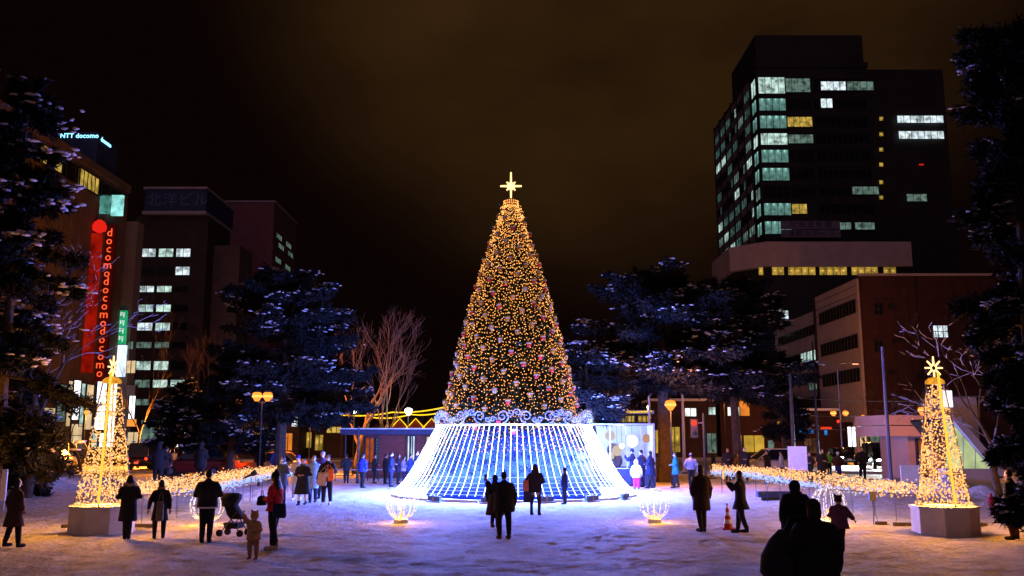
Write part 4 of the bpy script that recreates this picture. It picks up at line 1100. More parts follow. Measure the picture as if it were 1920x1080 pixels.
# ------------------------------------------------------------------ banks of net lights
def light_bank(pts, label, blue_range, seed, flip):
    """pts: (px, py of the low front edge, py of the high back edge, depth)"""
    r2 = np.random.default_rng(seed)
    A = [at(p, yf, D_) for p, yf, yb, D_ in pts]; Bk = [at(p, yb, D_ + 1.7) for p, yf, yb, D_ in pts]
    seg = [0]
    for k in range(1, len(A)): seg.append(seg[-1] + ((A[k] + Bk[k]) / 2 - (A[k - 1] + Bk[k - 1]) / 2).length)
    c = (A[len(A) // 2] + Bk[len(A) // 2]) / 2; c.z = 0
    t = thing('light_bank', c, label, 'light display', 'long banks of net lights')
    amber, blue, drops = [], [], []
    N = int(seg[-1] * 175)
    for _ in range(N):
        s = r2.uniform(0, seg[-1]); k = max(0, min(len(seg) - 2, int(np.searchsorted(seg, s)) - 1)); f = (s - seg[k]) / (seg[k + 1] - seg[k])
        a = A[k].lerp(A[k + 1], f); b_ = Bk[k].lerp(Bk[k + 1], f); v = r2.random()
        p = a.lerp(b_, v) + Vector(r2.normal(0, 0.05, 3))
        px_ = pts[k][0] + (pts[k + 1][0] - pts[k][0]) * f
        lim = 0.36 * min(1, max(0, (px_ - blue_range[0]) / (blue_range[1] - blue_range[0]))) + r2.normal(0, 0.05)
        (blue if v < lim and lim > 0.03 else amber).append(p)
    for _ in range(int(170)):
        s = r2.uniform(0, seg[-1] * 0.42); s = s if not flip else seg[-1] - s
        k = max(0, min(len(seg) - 2, int(np.searchsorted(seg, s)) - 1)); f = (s - seg[k]) / (seg[k + 1] - seg[k])
        p = A[k].lerp(A[k + 1], f); drops.append(p + Vector((0, r2.normal(0, 0.05), -abs(r2.normal(0, 0.20)))))
    q = bulbs('amber_lights', amber, 0.026, M_NET, t); q['kind'] = 'stuff'
    q = bulbs('blue_lights', blue, 0.026, M_BLUEBULB, t); q['kind'] = 'stuff'
    q = bulbs('icicle_lights', drops, 0.013, emit('icicle_bulb', (1.0, 0.55, 0.35), 1.0, False), t); q['kind'] = 'stuff'
    net = MB()
    for k in range(len(A) - 1):
        for v in (0, 0.5, 1): net.tube(A[k].lerp(Bk[k], v), A[k + 1].lerp(Bk[k + 1], v), 0.012, n=4)
    net.build('net_frame', M_METAL, t, world=True)
    for k in range(len(A) - 1):
        m_ = (A[k] + A[k + 1] + Bk[k] + Bk[k + 1]) / 4
        point('bank_glow', m_ + Vector((0, 0, 0.12)), (1.0, 0.50, 0.16) if k % 2 == 0 else (1.0, 0.55, 0.35), 60, 0.5, t)
    s = 0.4
    while s < seg[-1]:
        k = max(0, min(len(seg) - 2, int(np.searchsorted(seg, s)) - 1)); f = (s - seg[k]) / (seg[k + 1] - seg[k])
        for E in (A, Bk):
            p = E[k].lerp(E[k + 1], f)
            MB().tube((p.x, p.y, gz(p.x, p.y) - 0.05), p, 0.007, n=5).build('stake', M_METAL, t, world=True)
        s += 1.3
    return t
light_bank([(258, 930, 905, 25), (320, 927, 896, 27.5), (409, 918, 888, 31), (442, 912, 881, 33.5), (504, 896, 877, 38), (552, 889, 873, 42)], 'curved amber and blue bank of net lights on the left', (330, 430), 71, False)
light_bank([(1745, 929, 908, 24), (1700, 927, 905, 25), (1620, 922, 897, 27.5), (1560, 918, 888, 29.5), (1510, 914, 884, 31), (1450, 903, 879, 34), (1400, 893, 876, 37), (1335, 889, 873, 41)], 'curved amber and blue bank of net lights on the right', (1650, 1480), 72, True)
# little lit fence beyond the left tower
def fence_lights():
    a = gnd(137, 985); b_ = gnd(166, 985)
    t = thing('lit_fence', a, 'short low fence of amber bulbs left of the left pedestal', 'fence')
    MB().tube((a.x, a.y, 0), (a.x, a.y, 0.72), 0.014).build('post', M_METAL, t, world=True)
    MB().tube((a.x, a.y, 0.7), (b_.x, b_.y, 0.72), 0.012).build('rail', M_METAL, t, world=True)
    q = bulbs('string_lights', [a.lerp(b_, k / 7) + Vector((0, 0, 0.70 + 0.03 * (k % 2))) for k in range(8)] + [a + Vector((0.02 * (k % 2), 0, 0.70 - 0.075 * k)) for k in range(5)], 0.016, M_BULB, t); q['kind'] = 'stuff'
fence_lights()

# tree light on the surroundings: the light of the whole string field, as a few soft lamps added outside the bulbs
for k, (z, n_, e) in enumerate(((3.8, 7, 62), (5.8, 6, 56), (8.0, 5, 44), (10.2, 3, 26))):
    for i in range(n_):
        a = 2 * PI * (i + 0.5 * (k % 2)) / n_ - PI / 2; r_ = tree_r(z) + 1.0
        point('tree_glow', TC + Vector((r_ * math.cos(a), r_ * math.sin(a), z)), (1.0, 0.45, 0.12), e, 0.4, xt)

# ------------------------------------------------------------------ street lamps and signals
SODIUM = (1.0, 0.30, 0.03)
M_SOD = emit('sodium_lamp', (1.0, 0.25, 0.03), 2.0)
M_SODGLARE = emit('sodium_glare', (1.0, 0.36, 0.075), 2.4, False)
M_SODW = emit('white_street_lamp', (0.75, 1.0, 0.85), 9.0)
def street_lamp(px, py, Y, label, heads=1, energy=220, col=SODIUM, m=None, gap=0.45, r=0.17, px2=None):
    p = at(px, py, Y); z0 = gz(p.x, p.y)
    t = thing('street_lamp', (p.x, p.y, z0), label, 'street lamp', 'street lamps')
    H = p.z - z0
    MB().path([(0, 0, -0.1), (0, 0, 0.5), (0, 0, 0.55), (0, 0, H - 0.25)], [0.08, 0.07, 0.04, 0.03], 8).build('pole', M_RUBBER, t)
    xs_ = [0] if heads == 1 else [-gap, gap]
    if heads == 2: MB().path([(-gap, 0, H - 0.22), (-gap * 0.5, 0, H - 0.32), (0, 0, H - 0.3), (gap * 0.5, 0, H - 0.32), (gap, 0, H - 0.22)], 0.022, 6).build('arm', M_METAL, t)
    for x_ in xs_:
        hd = MB().lathe([(0.05, H - 0.25), (0.10, H - r), (r, H - 0.02), (r * 0.92, H + r * 0.6), (0.05, H + r)], (x_, 0, 0), 12).build('lamp_globe', m or M_SOD, t, smooth=True)
        if m is None: MB().lathe([(r * 0.80, H - 0.28 * r), (r * 1.02, H - 0.18 * r), (r * 1.06, H + 0.0 * r), (r * 1.02, H + 0.18 * r), (r * 0.8, H + 0.28 * r)], (x_, 0, 0), 12).build('glare_band', M_SODGLARE, hd, smooth=True)  # added pale band imitates the glaring core, the orange globe its halo
        MB().lathe([(r * 0.7, H + r * 0.8), (r * 0.5, H + r * 1.1), (0.02, H + r * 1.3)], (x_, 0, 0), 10).build('cap', M_METAL, hd)
    point('lamp_light', p + Vector((0, -0.45, -0.1)), col, energy, 0.25, t)
    return t
street_lamp(492, 743, 46.5, 'twin globe orange street lamp glowing through the broad left pine', 2, 120, gap=0.27, r=0.25)
street_lamp(583, 753, 61, 'single orange street lamp behind the left pine, right of the twin one', 1, 5000)
street_lamp(1257, 759, 46.5, 'brightest orange street lamp in front of the right pine trunk', 1, 1800, r=0.28)
street_lamp(1357, 747, 60, 'orange street lamp among the right pine boughs', 1, 500, r=0.2)
street_lamp(1574, 775, 96, 'twin globe orange street lamp before the brown block', 2, 4500, gap=0.64, r=0.30)
street_lamp(1618, 781, 92, 'small orange street lamp at the corner of the brown block', 1, 1300, r=0.18)
street_lamp(1728, 769, 44.8, 'orange street lamp left of the right light tower star', 1, 650, r=0.17)
street_lamp(162, 773, 78, 'orange street lamp in front of the bright store windows', 1, 4500, r=0.2)
street_lamp(300, 800, 74, 'dim orange street lamp in the left street behind the women', 1, 9000, r=0.14)
street_lamp(766, 771, 62, 'greenish white street lamp above the dark pavilion roof', 1, 260, (0.8, 1.0, 0.75), M_SODW, r=0.25)
street_lamp(665, 768, 60, 'greenish white street lamp beside the big leafless tree', 1, 50, (0.8, 1.0, 0.85), M_SODW, r=0.2)
street_lamp(1216, 763, 70, 'small greenish white street lamp behind the glass pavilion', 1, 60, (0.7, 1.0, 0.8), M_SODW, r=0.12)
def cobra_lamp(px, py, Y, label):
    p = at(px, py, Y)
    t = thing('road_lamp', (p.x - 1.6, p.y, 0), label, 'street lamp')
    MB().path([(0, 0, 0), (0, 0, p.z - 0.4), (0.4, 0, p.z + 0.1), (1.5, 0, p.z + 0.15)], [0.1, 0.07, 0.05, 0.04], 8).build('pole', M_STEEL, t)
    MB().box((1.7, 0, p.z + 0.1), (0.7, 0.25, 0.12)).build('lamp_head', M_STEEL, t)
    MB().box((1.7, 0, p.z + 0.02), (0.5, 0.18, 0.05)).build('lens', emit('orange_road_lens', (1, 0.4, 0.2), 3), t)
cobra_lamp(1602, 683, 84, 'tall arm lamp with orange lens above the pale flank wall')
cobra_lamp(1262, 732, 60, 'tall arm lamp lit orange beside the brightest street lamp')

def pole(px, py_top, py_base, Y, label, r=0.07, m=None):
    p = at(px, py_base, Y); q = at(px, py_top, Y); p.z = gz(p.x, p.y) - 0.05
    t = thing('utility_pole', (p.x, p.y, p.z), label, 'pole')
    MB().tube((0, 0, 0), (0, 0, q.z - p.z), r * 1.2, r * 0.8, 8).build('shaft', m or M_METAL, t)
    MB().lathe([(r * 1.9, 0.03), (r * 1.9, 0.10), (r * 1.3, 0.13)], n=8).build('foot_plate', M_METAL, t)
    return t
pole(1671, 650, 905, 42, 'tall slim dark pole in front of the oncoming car headlights', 0.085, mat('grey_pole', (0.10, 0.09, 0.11), 0.5))
pole(1536, 640, 880, 55, 'tall thin brown pole left of the twin orange lamp', 0.07)
pole(1490, 700, 885, 50, 'dark pole standing in front of the white notice board', 0.10)
pole(1283, 725, 862, 62, 'orange lit pole beside the red traffic signal', 0.10, M_CONC)
pole(670, 800, 905, 49, 'thin dark post under the left end of the pavilion roof', 0.06)

def traffic_light(px, py, Y, label, side=1):
    p = at(px, py, Y)
    t = thing('traffic_light', (p.x + side * 0.5, p.y, 0), label, 'traffic light', 'traffic lights')
    MB().path([(0, 0, 0), (0, 0, p.z + 0.2), (0, 0, p.z + 0.5)], [0.08, 0.06, 0.05], 8).build('pole', M_RUBBER, t)
    h = MB().box((-side * 0.5, 0, p.z - 0.28), (0.34, 0.22, 0.95)).build('housing', M_METAL, t)
    MB().tube((0, 0, p.z), (-side * 0.35, 0, p.z), 0.03).build('bracket', M_STEEL, t)
    MB().ball((-side * 0.5, -0.11, p.z), (0.13, 0.05, 0.13), 10, 6).build('lens', emit('red_signal', (1.0, 0.03, 0.008), 2.5), h)
    MB().ball((-side * 0.5, -0.11, p.z - 0.5), (0.12, 0.04, 0.12), 10, 6).build('lens', M_DARKGLASS, h)
    point('signal_light', p + Vector((0, -0.4, 0)), (1, 0.04, 0.01), 25, 0.1, t)
traffic_light(1301, 793, 47, 'red pedestrian signal by the right pine trunks')
traffic_light(427, 832, 60, 'red signal behind the net lights on the left', -1)
traffic_light(1571, 790, 90, 'faint red signal under the twin orange lamps')

for pya, pyb, pxa, pxb, D_, l in ((745, 752, 1470, 1740, 70, 'upper overhead wire crossing in front of the brown block'), (775, 779, 1420, 1660, 68, 'lower overhead wire left of the tall slim pole'), (802, 803, 1440, 1720, 72, 'lowest overhead wire above the car roofs')):
    p0, p1 = at(pxa, pya, D_), at(pxb, pyb, D_)
    tag(MB().path([p0.lerp(p1, k / 8) - Vector((0, 0, 0.5 * (k / 8) * (1 - k / 8))) for k in range(9)], 0.022, 4).build('overhead_wire', M_STEEL), l, 'wire', 'overhead wires in the right street')

# ------------------------------------------------------------------ pavilions
# dark flat roofed brick kiosk left of the skirt
PY = 54.0
kx0, kx1 = at(640, 850, PY).x, at(818, 850, PY).x
pv = thing('kiosk', ((kx0 + kx1) / 2, PY + 3, 0), 'flat roofed red brick kiosk with glowing white doorway behind the queue', 'kiosk')
M_BRICK = mat('red_brick', (0.16, 0.04, 0.03), 0.8, 0.25, 3, 0.4, 14)
zk = lambda py: at(740, py, PY).z
MB().bx(at(676, 850, PY).x, kx1, PY + 1.0, PY + 6, 0, zk(816)).build('wall', M_BRICK, pv, world=True)
MB().bx(kx0, kx1 + 0.2, PY - 0.6, PY + 6.4, zk(815), zk(805)).build('roof', mat('navy_fascia', (0.03, 0.03, 0.06), 0.6), pv, world=True)
MB().bx(kx0 - 0.05, kx1 + 0.25, PY - 0.65, PY + 6.45, zk(804.8), zk(803)).build('roof_snow', M_SNOWCLUMP, pv, world=True)
window(pv, at(760, 850, PY).x, at(775, 850, PY).x, 0.3, zk(817), PY + 0.94, emit('doorway_light', (0.75, 0.9, 1.0), 1.0, var=0.3, scale=2), 3, name='door')
window(pv, at(796, 850, PY).x, at(803, 850, PY).x, zk(838), zk(818), PY + 0.94, WL_SHOPW, 1)
window(pv, at(680, 850, PY).x, at(697, 850, PY).x, 0.9, zk(820), PY + 0.94, emit('orange_wood_glow', (1.0, 0.17, 0.02), 0.35, var=0.4), 2)
window(pv, at(700, 850, PY).x, at(705, 850, PY).x, 0.9, zk(822), PY + 0.93, WL_DIM, 1, 8)
wn = MB().bx(kx1 + 0.25, kx1 + 2.2, PY - 0.4, PY + 5, 0, zk(794)).build('end_wall', M_WHITE, pv, world=True)
for k in range(4):
    xx = kx0 + 0.3 + k * 1.9; MB().tube((xx, PY - 0.4, 0), (xx, PY - 0.4, zk(815)), 0.04, n=6).build('post', M_METAL, pv, world=True)
point('doorway_lamp', (at(767, 850, PY).x, PY - 0.5, 1.6), (0.7, 0.85, 1), 30, 0.3, pv)
# low rail along the edge of the square
rl0, rl1 = gnd(628, 902), gnd(750, 902)
ra = thing('railing', rl0, 'low pale snow topped railing along the far edge behind the queue', 'railing')
L_ = (rl1 - rl0).length
MB().tube((0, 0, 0.62), (L_, 0, 0.62), 0.035).build('rail', M_CONC, ra)
MB().tube((0, 0, 0.30), (L_, 0, 0.30), 0.02).build('rail', M_METAL, ra)
for k in range(7): MB().tube((L_ * k / 6, 0, -0.05), (L_ * k / 6, 0, 0.62), 0.03).build('post', M_METAL, ra)
tag(MB().bx(rl0.x - 1, rl1.x + 1, rl0.y + 0.3, rl0.y + 0.55, -0.1, 0.08).build('kerb', M_CONC), kind='structure')
# market stalls with yellow garlands beyond
M_GARL = emit('yellow_garland', (1.0, 0.62, 0.02), 1.5)
def stall(px0, px1, Y, py_roof, label):
    a, c = at(px0, 820, Y).x, at(px1, 820, Y).x; zr = at(px0, py_roof, Y).z
    t = thing('market_stall', ((a + c) / 2, Y + 1.5, 0), label, 'market stall', 'market stalls with yellow garlands')
    MB().bx(a, c, Y + 0.4, Y + 3, 0, zr - 0.8).build('wall', M_DKBR, t, world=True)
    mid = (a + c) / 2
    MB().prism([Vector((a - 0.2, Y, zr - 0.8)), Vector((c + 0.2, Y, zr - 0.8)), Vector((mid, Y, zr))], (0, 0, 0), (0, 3.2, 0)).build('roof', M_BRICK, t, world=True)
    pts = [(a - 0.2, Y - 0.05, zr - 0.78), (mid, Y - 0.05, zr + 0.06), (c + 0.2, Y - 0.05, zr - 0.78)]
    MB().path(pts, 0.045, 5).build('garland', M_GARL, t, world=True)
    window(t, a + 0.2, c - 0.2, 1.0, 1.9, Y + 0.34, WL_SHOPW, 1)
for i, (p0, p1) in enumerate(((735, 763), (765, 793), (795, 823))):
    stall(p0, p1, 72, 786, ['leftmost gabled market stall with a yellow garland over the kiosk roof', 'middle gabled market stall with a yellow garland over the kiosk roof', 'gabled market stall with a yellow garland nearest the light skirt'][i])
def garland(pts, label, r=0.045, sag=0.15):
    P_ = []
    for i in range(len(pts) - 1):
        for k in range(8):
            f = k / 8; P_.append(pts[i].lerp(pts[i + 1], f) + Vector((0, 0, -sag * 4 * f * (1 - f))))
    P_.append(pts[-1])
    o = MB().path(P_, r, 5).build('light_garland', M_GARL)
    tag(o, label, 'light string', 'yellow light strings')
garland([at(640, 778, 70), at(735, 773, 70), at(835, 763, 70)], 'upper yellow light string left of the tree', 0.05)
garland([at(700, 783, 74), at(770, 777, 74), at(835, 771, 74)], 'lower yellow light string left of the tree', 0.05)
garland([at(1108, 772, 72), at(1160, 772, 72), at(1222, 771, 72)], 'yellow light string over the glass pavilion', 0.055, 0.05)
for px_ in (640, 735, 835, 1108, 1222):
    p = at(px_, 775, 73); 
    pole(px_, 766, 855, 73, {640: 'thin post under the left end of the yellow strings', 735: 'thin post in the middle of the yellow strings', 835: 'thin post of the yellow strings beside the tree', 1108: 'thin post of yellow string right of the tree', 1222: 'thin post at the right end of the yellow string'}[px_], 0.05)
shop(1100, 1224, 776, 80, 'long low yellow lit market hall behind the glass pavilion', M_DKBR, [(1110, 1135, 779, 792, WL_YEL, 4, 'window'), (1140, 1160, 779, 792, WL_WARM, 3, 'window'), (1165, 1190, 779, 792, WL_YEL, 4, 'window'), (1196, 1220, 779, 792, WL_WARM, 3, 'window')], 5)

# glass pavilion right of the skirt
GY = 46.0
gp = thing('glass_pavilion', (at(1168, 880, GY).x, GY + 2, 0), 'white glass fronted pavilion with round paper lanterns right of the tree', 'pavilion')
gx0, gx1 = at(1108, 850, GY).x, at(1228, 850, GY).x
zg = lambda py: at(1168, py, GY).z
MB().bx(gx0, gx1, GY - 0.1, GY + 4, 0, zg(879)).build('plinth', mat('navy_plinth', (0.04, 0.04, 0.08), 0.7), gp, world=True)
MB().bx(gx0, gx1, GY - 0.1, GY + 4, zg(797), zg(794)).build('roof', M_STEEL, gp, world=True)
MB().bx(gx0, gx1, GY + 3.8, GY + 3.95, zg(879), zg(797)).build('back_wall', M_WHITE, gp, world=True)
for xx in (gx0 + 0.04, gx0 + (gx1 - gx0) * 0.30, gx0 + (gx1 - gx0) * 0.56, gx0 + (gx1 - gx0) * 0.8, gx1 - 0.04):
    MB().bx(xx - 0.04, xx + 0.04, GY - 0.08, GY + 0.02, zg(879), zg(797)).build('mullion', M_STEEL, gp, world=True)
MB().bx(gx1 - 0.06, gx1, GY + 0.02, GY + 3.8, zg(879), zg(797)).build('side_wall', M_WHITE, gp, world=True)
MB().bx(gx0, gx1, GY - 0.07, GY + 0.01, zg(880.5), zg(877.5)).build('sill', M_WHITE, gp, world=True)
M_LANT = emit('lantern_glow', (1.0, 0.93, 0.78), 3.2)
M_LANTD = emit('dim_lantern', (0.85, 0.72, 0.62), 0.75)
for i, (px_, py_, r_, m, l) in enumerate(((1185, 827, 0.30, M_LANT, 'brightest round lantern hanging in the glass pavilion'), (1144, 817, 0.26, M_LANTD, 'upper left cream lantern in the glass pavilion'), (1157, 845, 0.27, M_LANTD, 'low cream lantern in the glass pavilion, left of the bright one'), (1145, 855, 0.20, M_LANTD, 'lowest cream lantern in the glass pavilion'), (1166, 836, 0.13, M_LANT, 'small white lantern beside the brightest one'), (1212, 822, 0.22, emit('orange_lantern', (0.9, 0.5, 0.25), 0.6), 'orange tinted lantern at the right of the glass pavilion'))):
    c = at(px_, py_, GY + 0.9 + 0.25 * (i % 3))
    t = thing('paper_lantern', c, l, 'lantern', 'lanterns in the glass pavilion')
    MB().ball((0, 0, 0), r_, 16, 10).build('shade', m, t, smooth=True)
    MB().tube((0, 0, r_ * 0.95), (0, 0, zg(797) - c.z), 0.008, n=4).build('cord', M_METAL, t)
br_ = thing('display_figure', at(1150, 862, GY + 1.8) * 1.0, 'brown rounded display figure behind the pavilion glass', 'display')
MB().ball((0, 0, 0.9), (0.32, 0.25, 0.36), 12, 8).ball((0.1, 0, 0.35), (0.38, 0.3, 0.4), 12, 8).build('body', mat('brown_felt', (0.12, 0.07, 0.05), 0.9), br_)
br_.location.z = zg(879)
point('pavilion_lamp', (at(1168, 850, GY).x, GY + 1.6, zg(803)), (1.0, 0.9, 0.8), 55, 0.3, gp)

# ------------------------------------------------------------------ underground entrance on the right
EY = 40.0
M_EW = mat('pale_entrance_wall', (0.50, 0.44, 0.42), 0.8, 0.1, 1)
ent = thing('subway_entrance', (at(1800, 900, EY).x, EY + 2, 0), 'pale concrete stair entrance with sloping glass roof and greenish lit side', 'subway entrance')
E = lambda px_, py_, dy=0.0: at(px_, py_, EY + dy)
slope = [E(1783, 783), E(1800, 783), E(1893, 893), E(1876, 893)]
MB().prism([v for v in slope], (0, 0, 0), (0, 0.5, 0)).build('slope_wall', M_EW, ent, world=True)
gl0, gl1 = E(1800, 783), E(1893, 893)
MB().prism([Vector(v) for v in (gl0 + Vector((0, 0.5, 0.0)), gl0 + Vector((0, 0.5, -0.12)), gl1 + Vector((0, 0.5, -0.12)), gl1 + Vector((0, 0.5, 0)))], (0, 0, 0), (0, 4.5, 0)).build('glass_roof', M_DARKGLASS, ent, world=True)
for k in range(4):
    o_ = Vector((0, 0.52 + 1.45 * k, 0.05)); MB().tube(gl0 + o_, gl1 + o_, 0.05, n=4).build('glazing_bar', M_STEEL, ent, world=True)
tri = [E(1775, 785, 0.3), E(1783, 785, 0.3), E(1868, 884, 0.3), E(1775, 884, 0.3)]
MB().prism(tri, (0, 0, 0), (0, 0.06, 0)).build('lit_side_window', emit('green_stair_light', (0.72, 0.86, 0.42), 0.62, var=0.3, scale=1.2), ent, world=True)
MB().bx(E(1774, 880).x, E(1870, 880).x, EY + 0.05, EY + 0.7, 0, E(1800, 879).z).build('base_wall', M_EW, ent, world=True)
for px_ in (1782, 1806, 1829):
    a = E(px_, 884, 0.25); top = E(px_, 785 + max(0, (px_ - 1783)) * 1.18, 0.25)
    MB().tube(a, top, 0.02, n=4).build('mullion', M_EW, ent, world=True)
# flat canopy and walls further back
EB = 47.0
cp = thing('entrance_canopy', (at(1700, 880, EB).x, EB + 1.5, 0), 'flat concrete canopy block with a dark groove, left of the right light tower', 'canopy')
zc_ = lambda py: at(1700, py, EB).z
M_CANOPY = mat('warm_concrete', (0.30, 0.20, 0.14), 0.8, 0.15, 1.2, 0.2)
MB().bx(at(1660, 820, EB).x, at(1790, 820, EB).x, EB, EB + 4, zc_(797), zc_(778)).bx(at(1660, 820, EB).x, at(1790, 820, EB).x, EB, EB + 4, zc_(818), zc_(798.6)).build('slab', M_CANOPY, cp, world=True)
MB().bx(at(1711, 820, EB).x, at(1790, 820, EB).x, EB + 0.6, EB + 4.2, 0, zc_(818.2)).build('wall', M_CANOPY, cp, world=True)
MB().bx(at(1724, 820, EB).x, at(1728, 820, EB).x, EB + 0.4, EB + 0.58, 0, zc_(822)).build('door_frame', M_METAL, cp, world=True)
rbx = thing('rear_block', (at(1850, 800, 55).x, 57, 0), 'orange lit rear block of the entrance with a thin pale coping', 'building')
MB().bx(at(1789, 800, 55).x, at(1835, 800, 55).x, 55, 59, 0, at(1800, 745, 55).z).build('wall', M_EW, rbx, world=True)
MB().bx(at(1835.2, 800, 55).x, at(1990, 800, 55).x, 55.3, 59, 0, at(1800, 746, 55).z).build('dark_wall', M_TILE, rbx, world=True)
MB().bx(at(1786, 800, 55).x, at(1992, 800, 55).x, 54.9, 59.1, at(1800, 745, 55).z, at(1800, 742.5, 55).z).build('coping', M_STEEL, rbx, world=True)
bs_ = thing('lit_sign', E(1777, 748, 2), 'small white backlit sign just behind the right light tower top', 'sign')
MB().box((0, 0, 0), (0.38, 0.12, 0.75)).build('panel', emit('white_panel_light', (0.95, 0.9, 1.0), 1.6), bs_)
MB().tube((0, 0.1, 0.3), (0, 0.1, -bs_.location.z), 0.03).build('post', M_METAL, bs_)
MB().box((0, 0.07, 0), (0.44, 0.08, 0.82)).build('frame', M_STEEL, bs_)


# notice boards
def board(px0, px1, py0, py1, Y, label, legs=True):
    a, c = at(px0, py1, Y), at(px1, py0, Y); mid = (a.x + c.x) / 2
    t = thing('notice_board', (mid, Y, gz(mid, Y)), label, 'notice board', 'white notice boards')
    MB().bx(a.x, c.x, Y - 0.03, Y + 0.03, max(a.z, 0.15), c.z).build('panel', M_WHITE, t, world=True)
    for xx in (a.x + 0.08, c.x - 0.08): MB().tube((xx, Y + 0.06, -0.05), (xx, Y + 0.06, c.z), 0.03).build('leg', M_STEEL, t, world=True)
board(1479, 1512, 837, 882, 48, 'white notice board behind the right bank of net lights')
board(-14, 15, 880, 938, 31, 'white notice board cut by the left picture edge')
board(1690, 1726, 872, 905, 41, 'low pale board between the tall slim pole and canopy')

# traffic cone
c = gnd(1365, 993)
cn = thing('traffic_cone', (c.x, c.y, gz(c.x, c.y)), 'red and white banded traffic cone beside the photographer', 'traffic cone')
M_CONE = mat('red_plastic', (0.42, 0.03, 0.02), 0.5, 0.1, 5); M_CONEW = mat('reflective_white', (0.75, 0.72, 0.7), 0.5, 0.05, 5)
MB().box((0, 0, 0.02), (0.36, 0.36, 0.04)).build('base', M_CONE, cn)
cm = MB()
hs = [0.04, 0.16, 0.26, 0.36, 0.45, 0.55, 0.64]
for k in range(6):
    r0, r1 = 0.145 - 0.20 * hs[k], 0.145 - 0.20 * hs[k + 1]
    cm.loft([((0, 0, hs[k] + 0.001), (1, 0, 0), (0, 1, 0), r0, r0), ((0, 0, hs[k + 1]), (1, 0, 0), (0, 1, 0), r1, r1)], 14, k % 2)
cm.build('body', [M_CONE, M_CONEW], cn)
MB().lathe([(0.03, 0.64), (0.028, 0.66), (0.012, 0.67)], n=10).build('tip', M_CONE, cn)

# dark battens on the snow
def batten(px0, px1, py, label):
    a, c = gnd(px0, py), gnd(px1, py); o = MB()
    m = (a + c) / 2
    o.bx(a.x, c.x, a.y - 0.06, a.y + 0.06, 0.0, 0.09)
    tag(o.build('timber_batten', M_BARK), label, 'batten', 'dark battens lying on the snow')
batten(116, 139, 990, 'short dark batten left of the left pedestal'); batten(252, 287, 989, 'dark batten on the snow between the two women')
batten(1676, 1720, 986, 'long dark batten on the snow left of the right pedestal'); batten(1642, 1662, 984, 'short dark batten under the hanging cable box')
batten(1832, 1850, 987, 'short dark batten right of the right pedestal'); batten(1323, 1352, 898, 'dark batten behind the long coated man')
# cable box on a stake by the right bank
c = gnd(1638, 984)
cb = thing('cable_box', (c.x, c.y, 0), 'dark junction box on a thin stake in front of right net lights', 'junction box')
zb_ = at(1638, 930, c.y).z
MB().box((0, 0, zb_), (0.17, 0.12, 0.24)).build('box', M_METAL, cb)
MB().path([(0, 0, -0.05), (0.02, 0, 0.4), (0, 0, zb_ - 0.1)], 0.012, 5).build('stake', M_METAL, cb)
MB().path([(0.05, 0, zb_ - 0.1), (0.07, 0, 0.3), (0.12, -0.05, 0.03), (0.4, -0.1, 0.02)], 0.009, 5).build('cable', M_RUBBER, cb)
# spot heads in the banks
for px_, py_, D_, l in ((471, 890, 35, 'black spotlight head poking above the left bank of net lights'), (1440, 893, 36, 'dark blue box under the right bank of net lights')):
    p = at(px_, py_, D_); t = thing('spotlight', (p.x, p.y, 0), l, 'spotlight')
    if px_ < 900:
        MB().tube((0, 0, -0.05), (0, 0, p.z - 0.1), 0.014).build('stake', M_METAL, t)
        MB().path([(-0.30, 0, p.z - 0.14), (0.0, 0, p.z), (0.02, 0, p.z + 0.01), (0.18, 0, p.z + 0.10)], [0.03, 0.05, 0.09, 0.11], 8).build('head', M_METAL, t)
    else:
        MB().box((0.4, 0, 0.22), (1.7, 0.3, 0.22)).build('housing', mat('navy_metal', (0.02, 0.03, 0.09), 0.5), t)
        MB().bx(-0.3, 1.1, -0.08, 0.08, -0.02, 0.11).build('base', M_METAL, t)

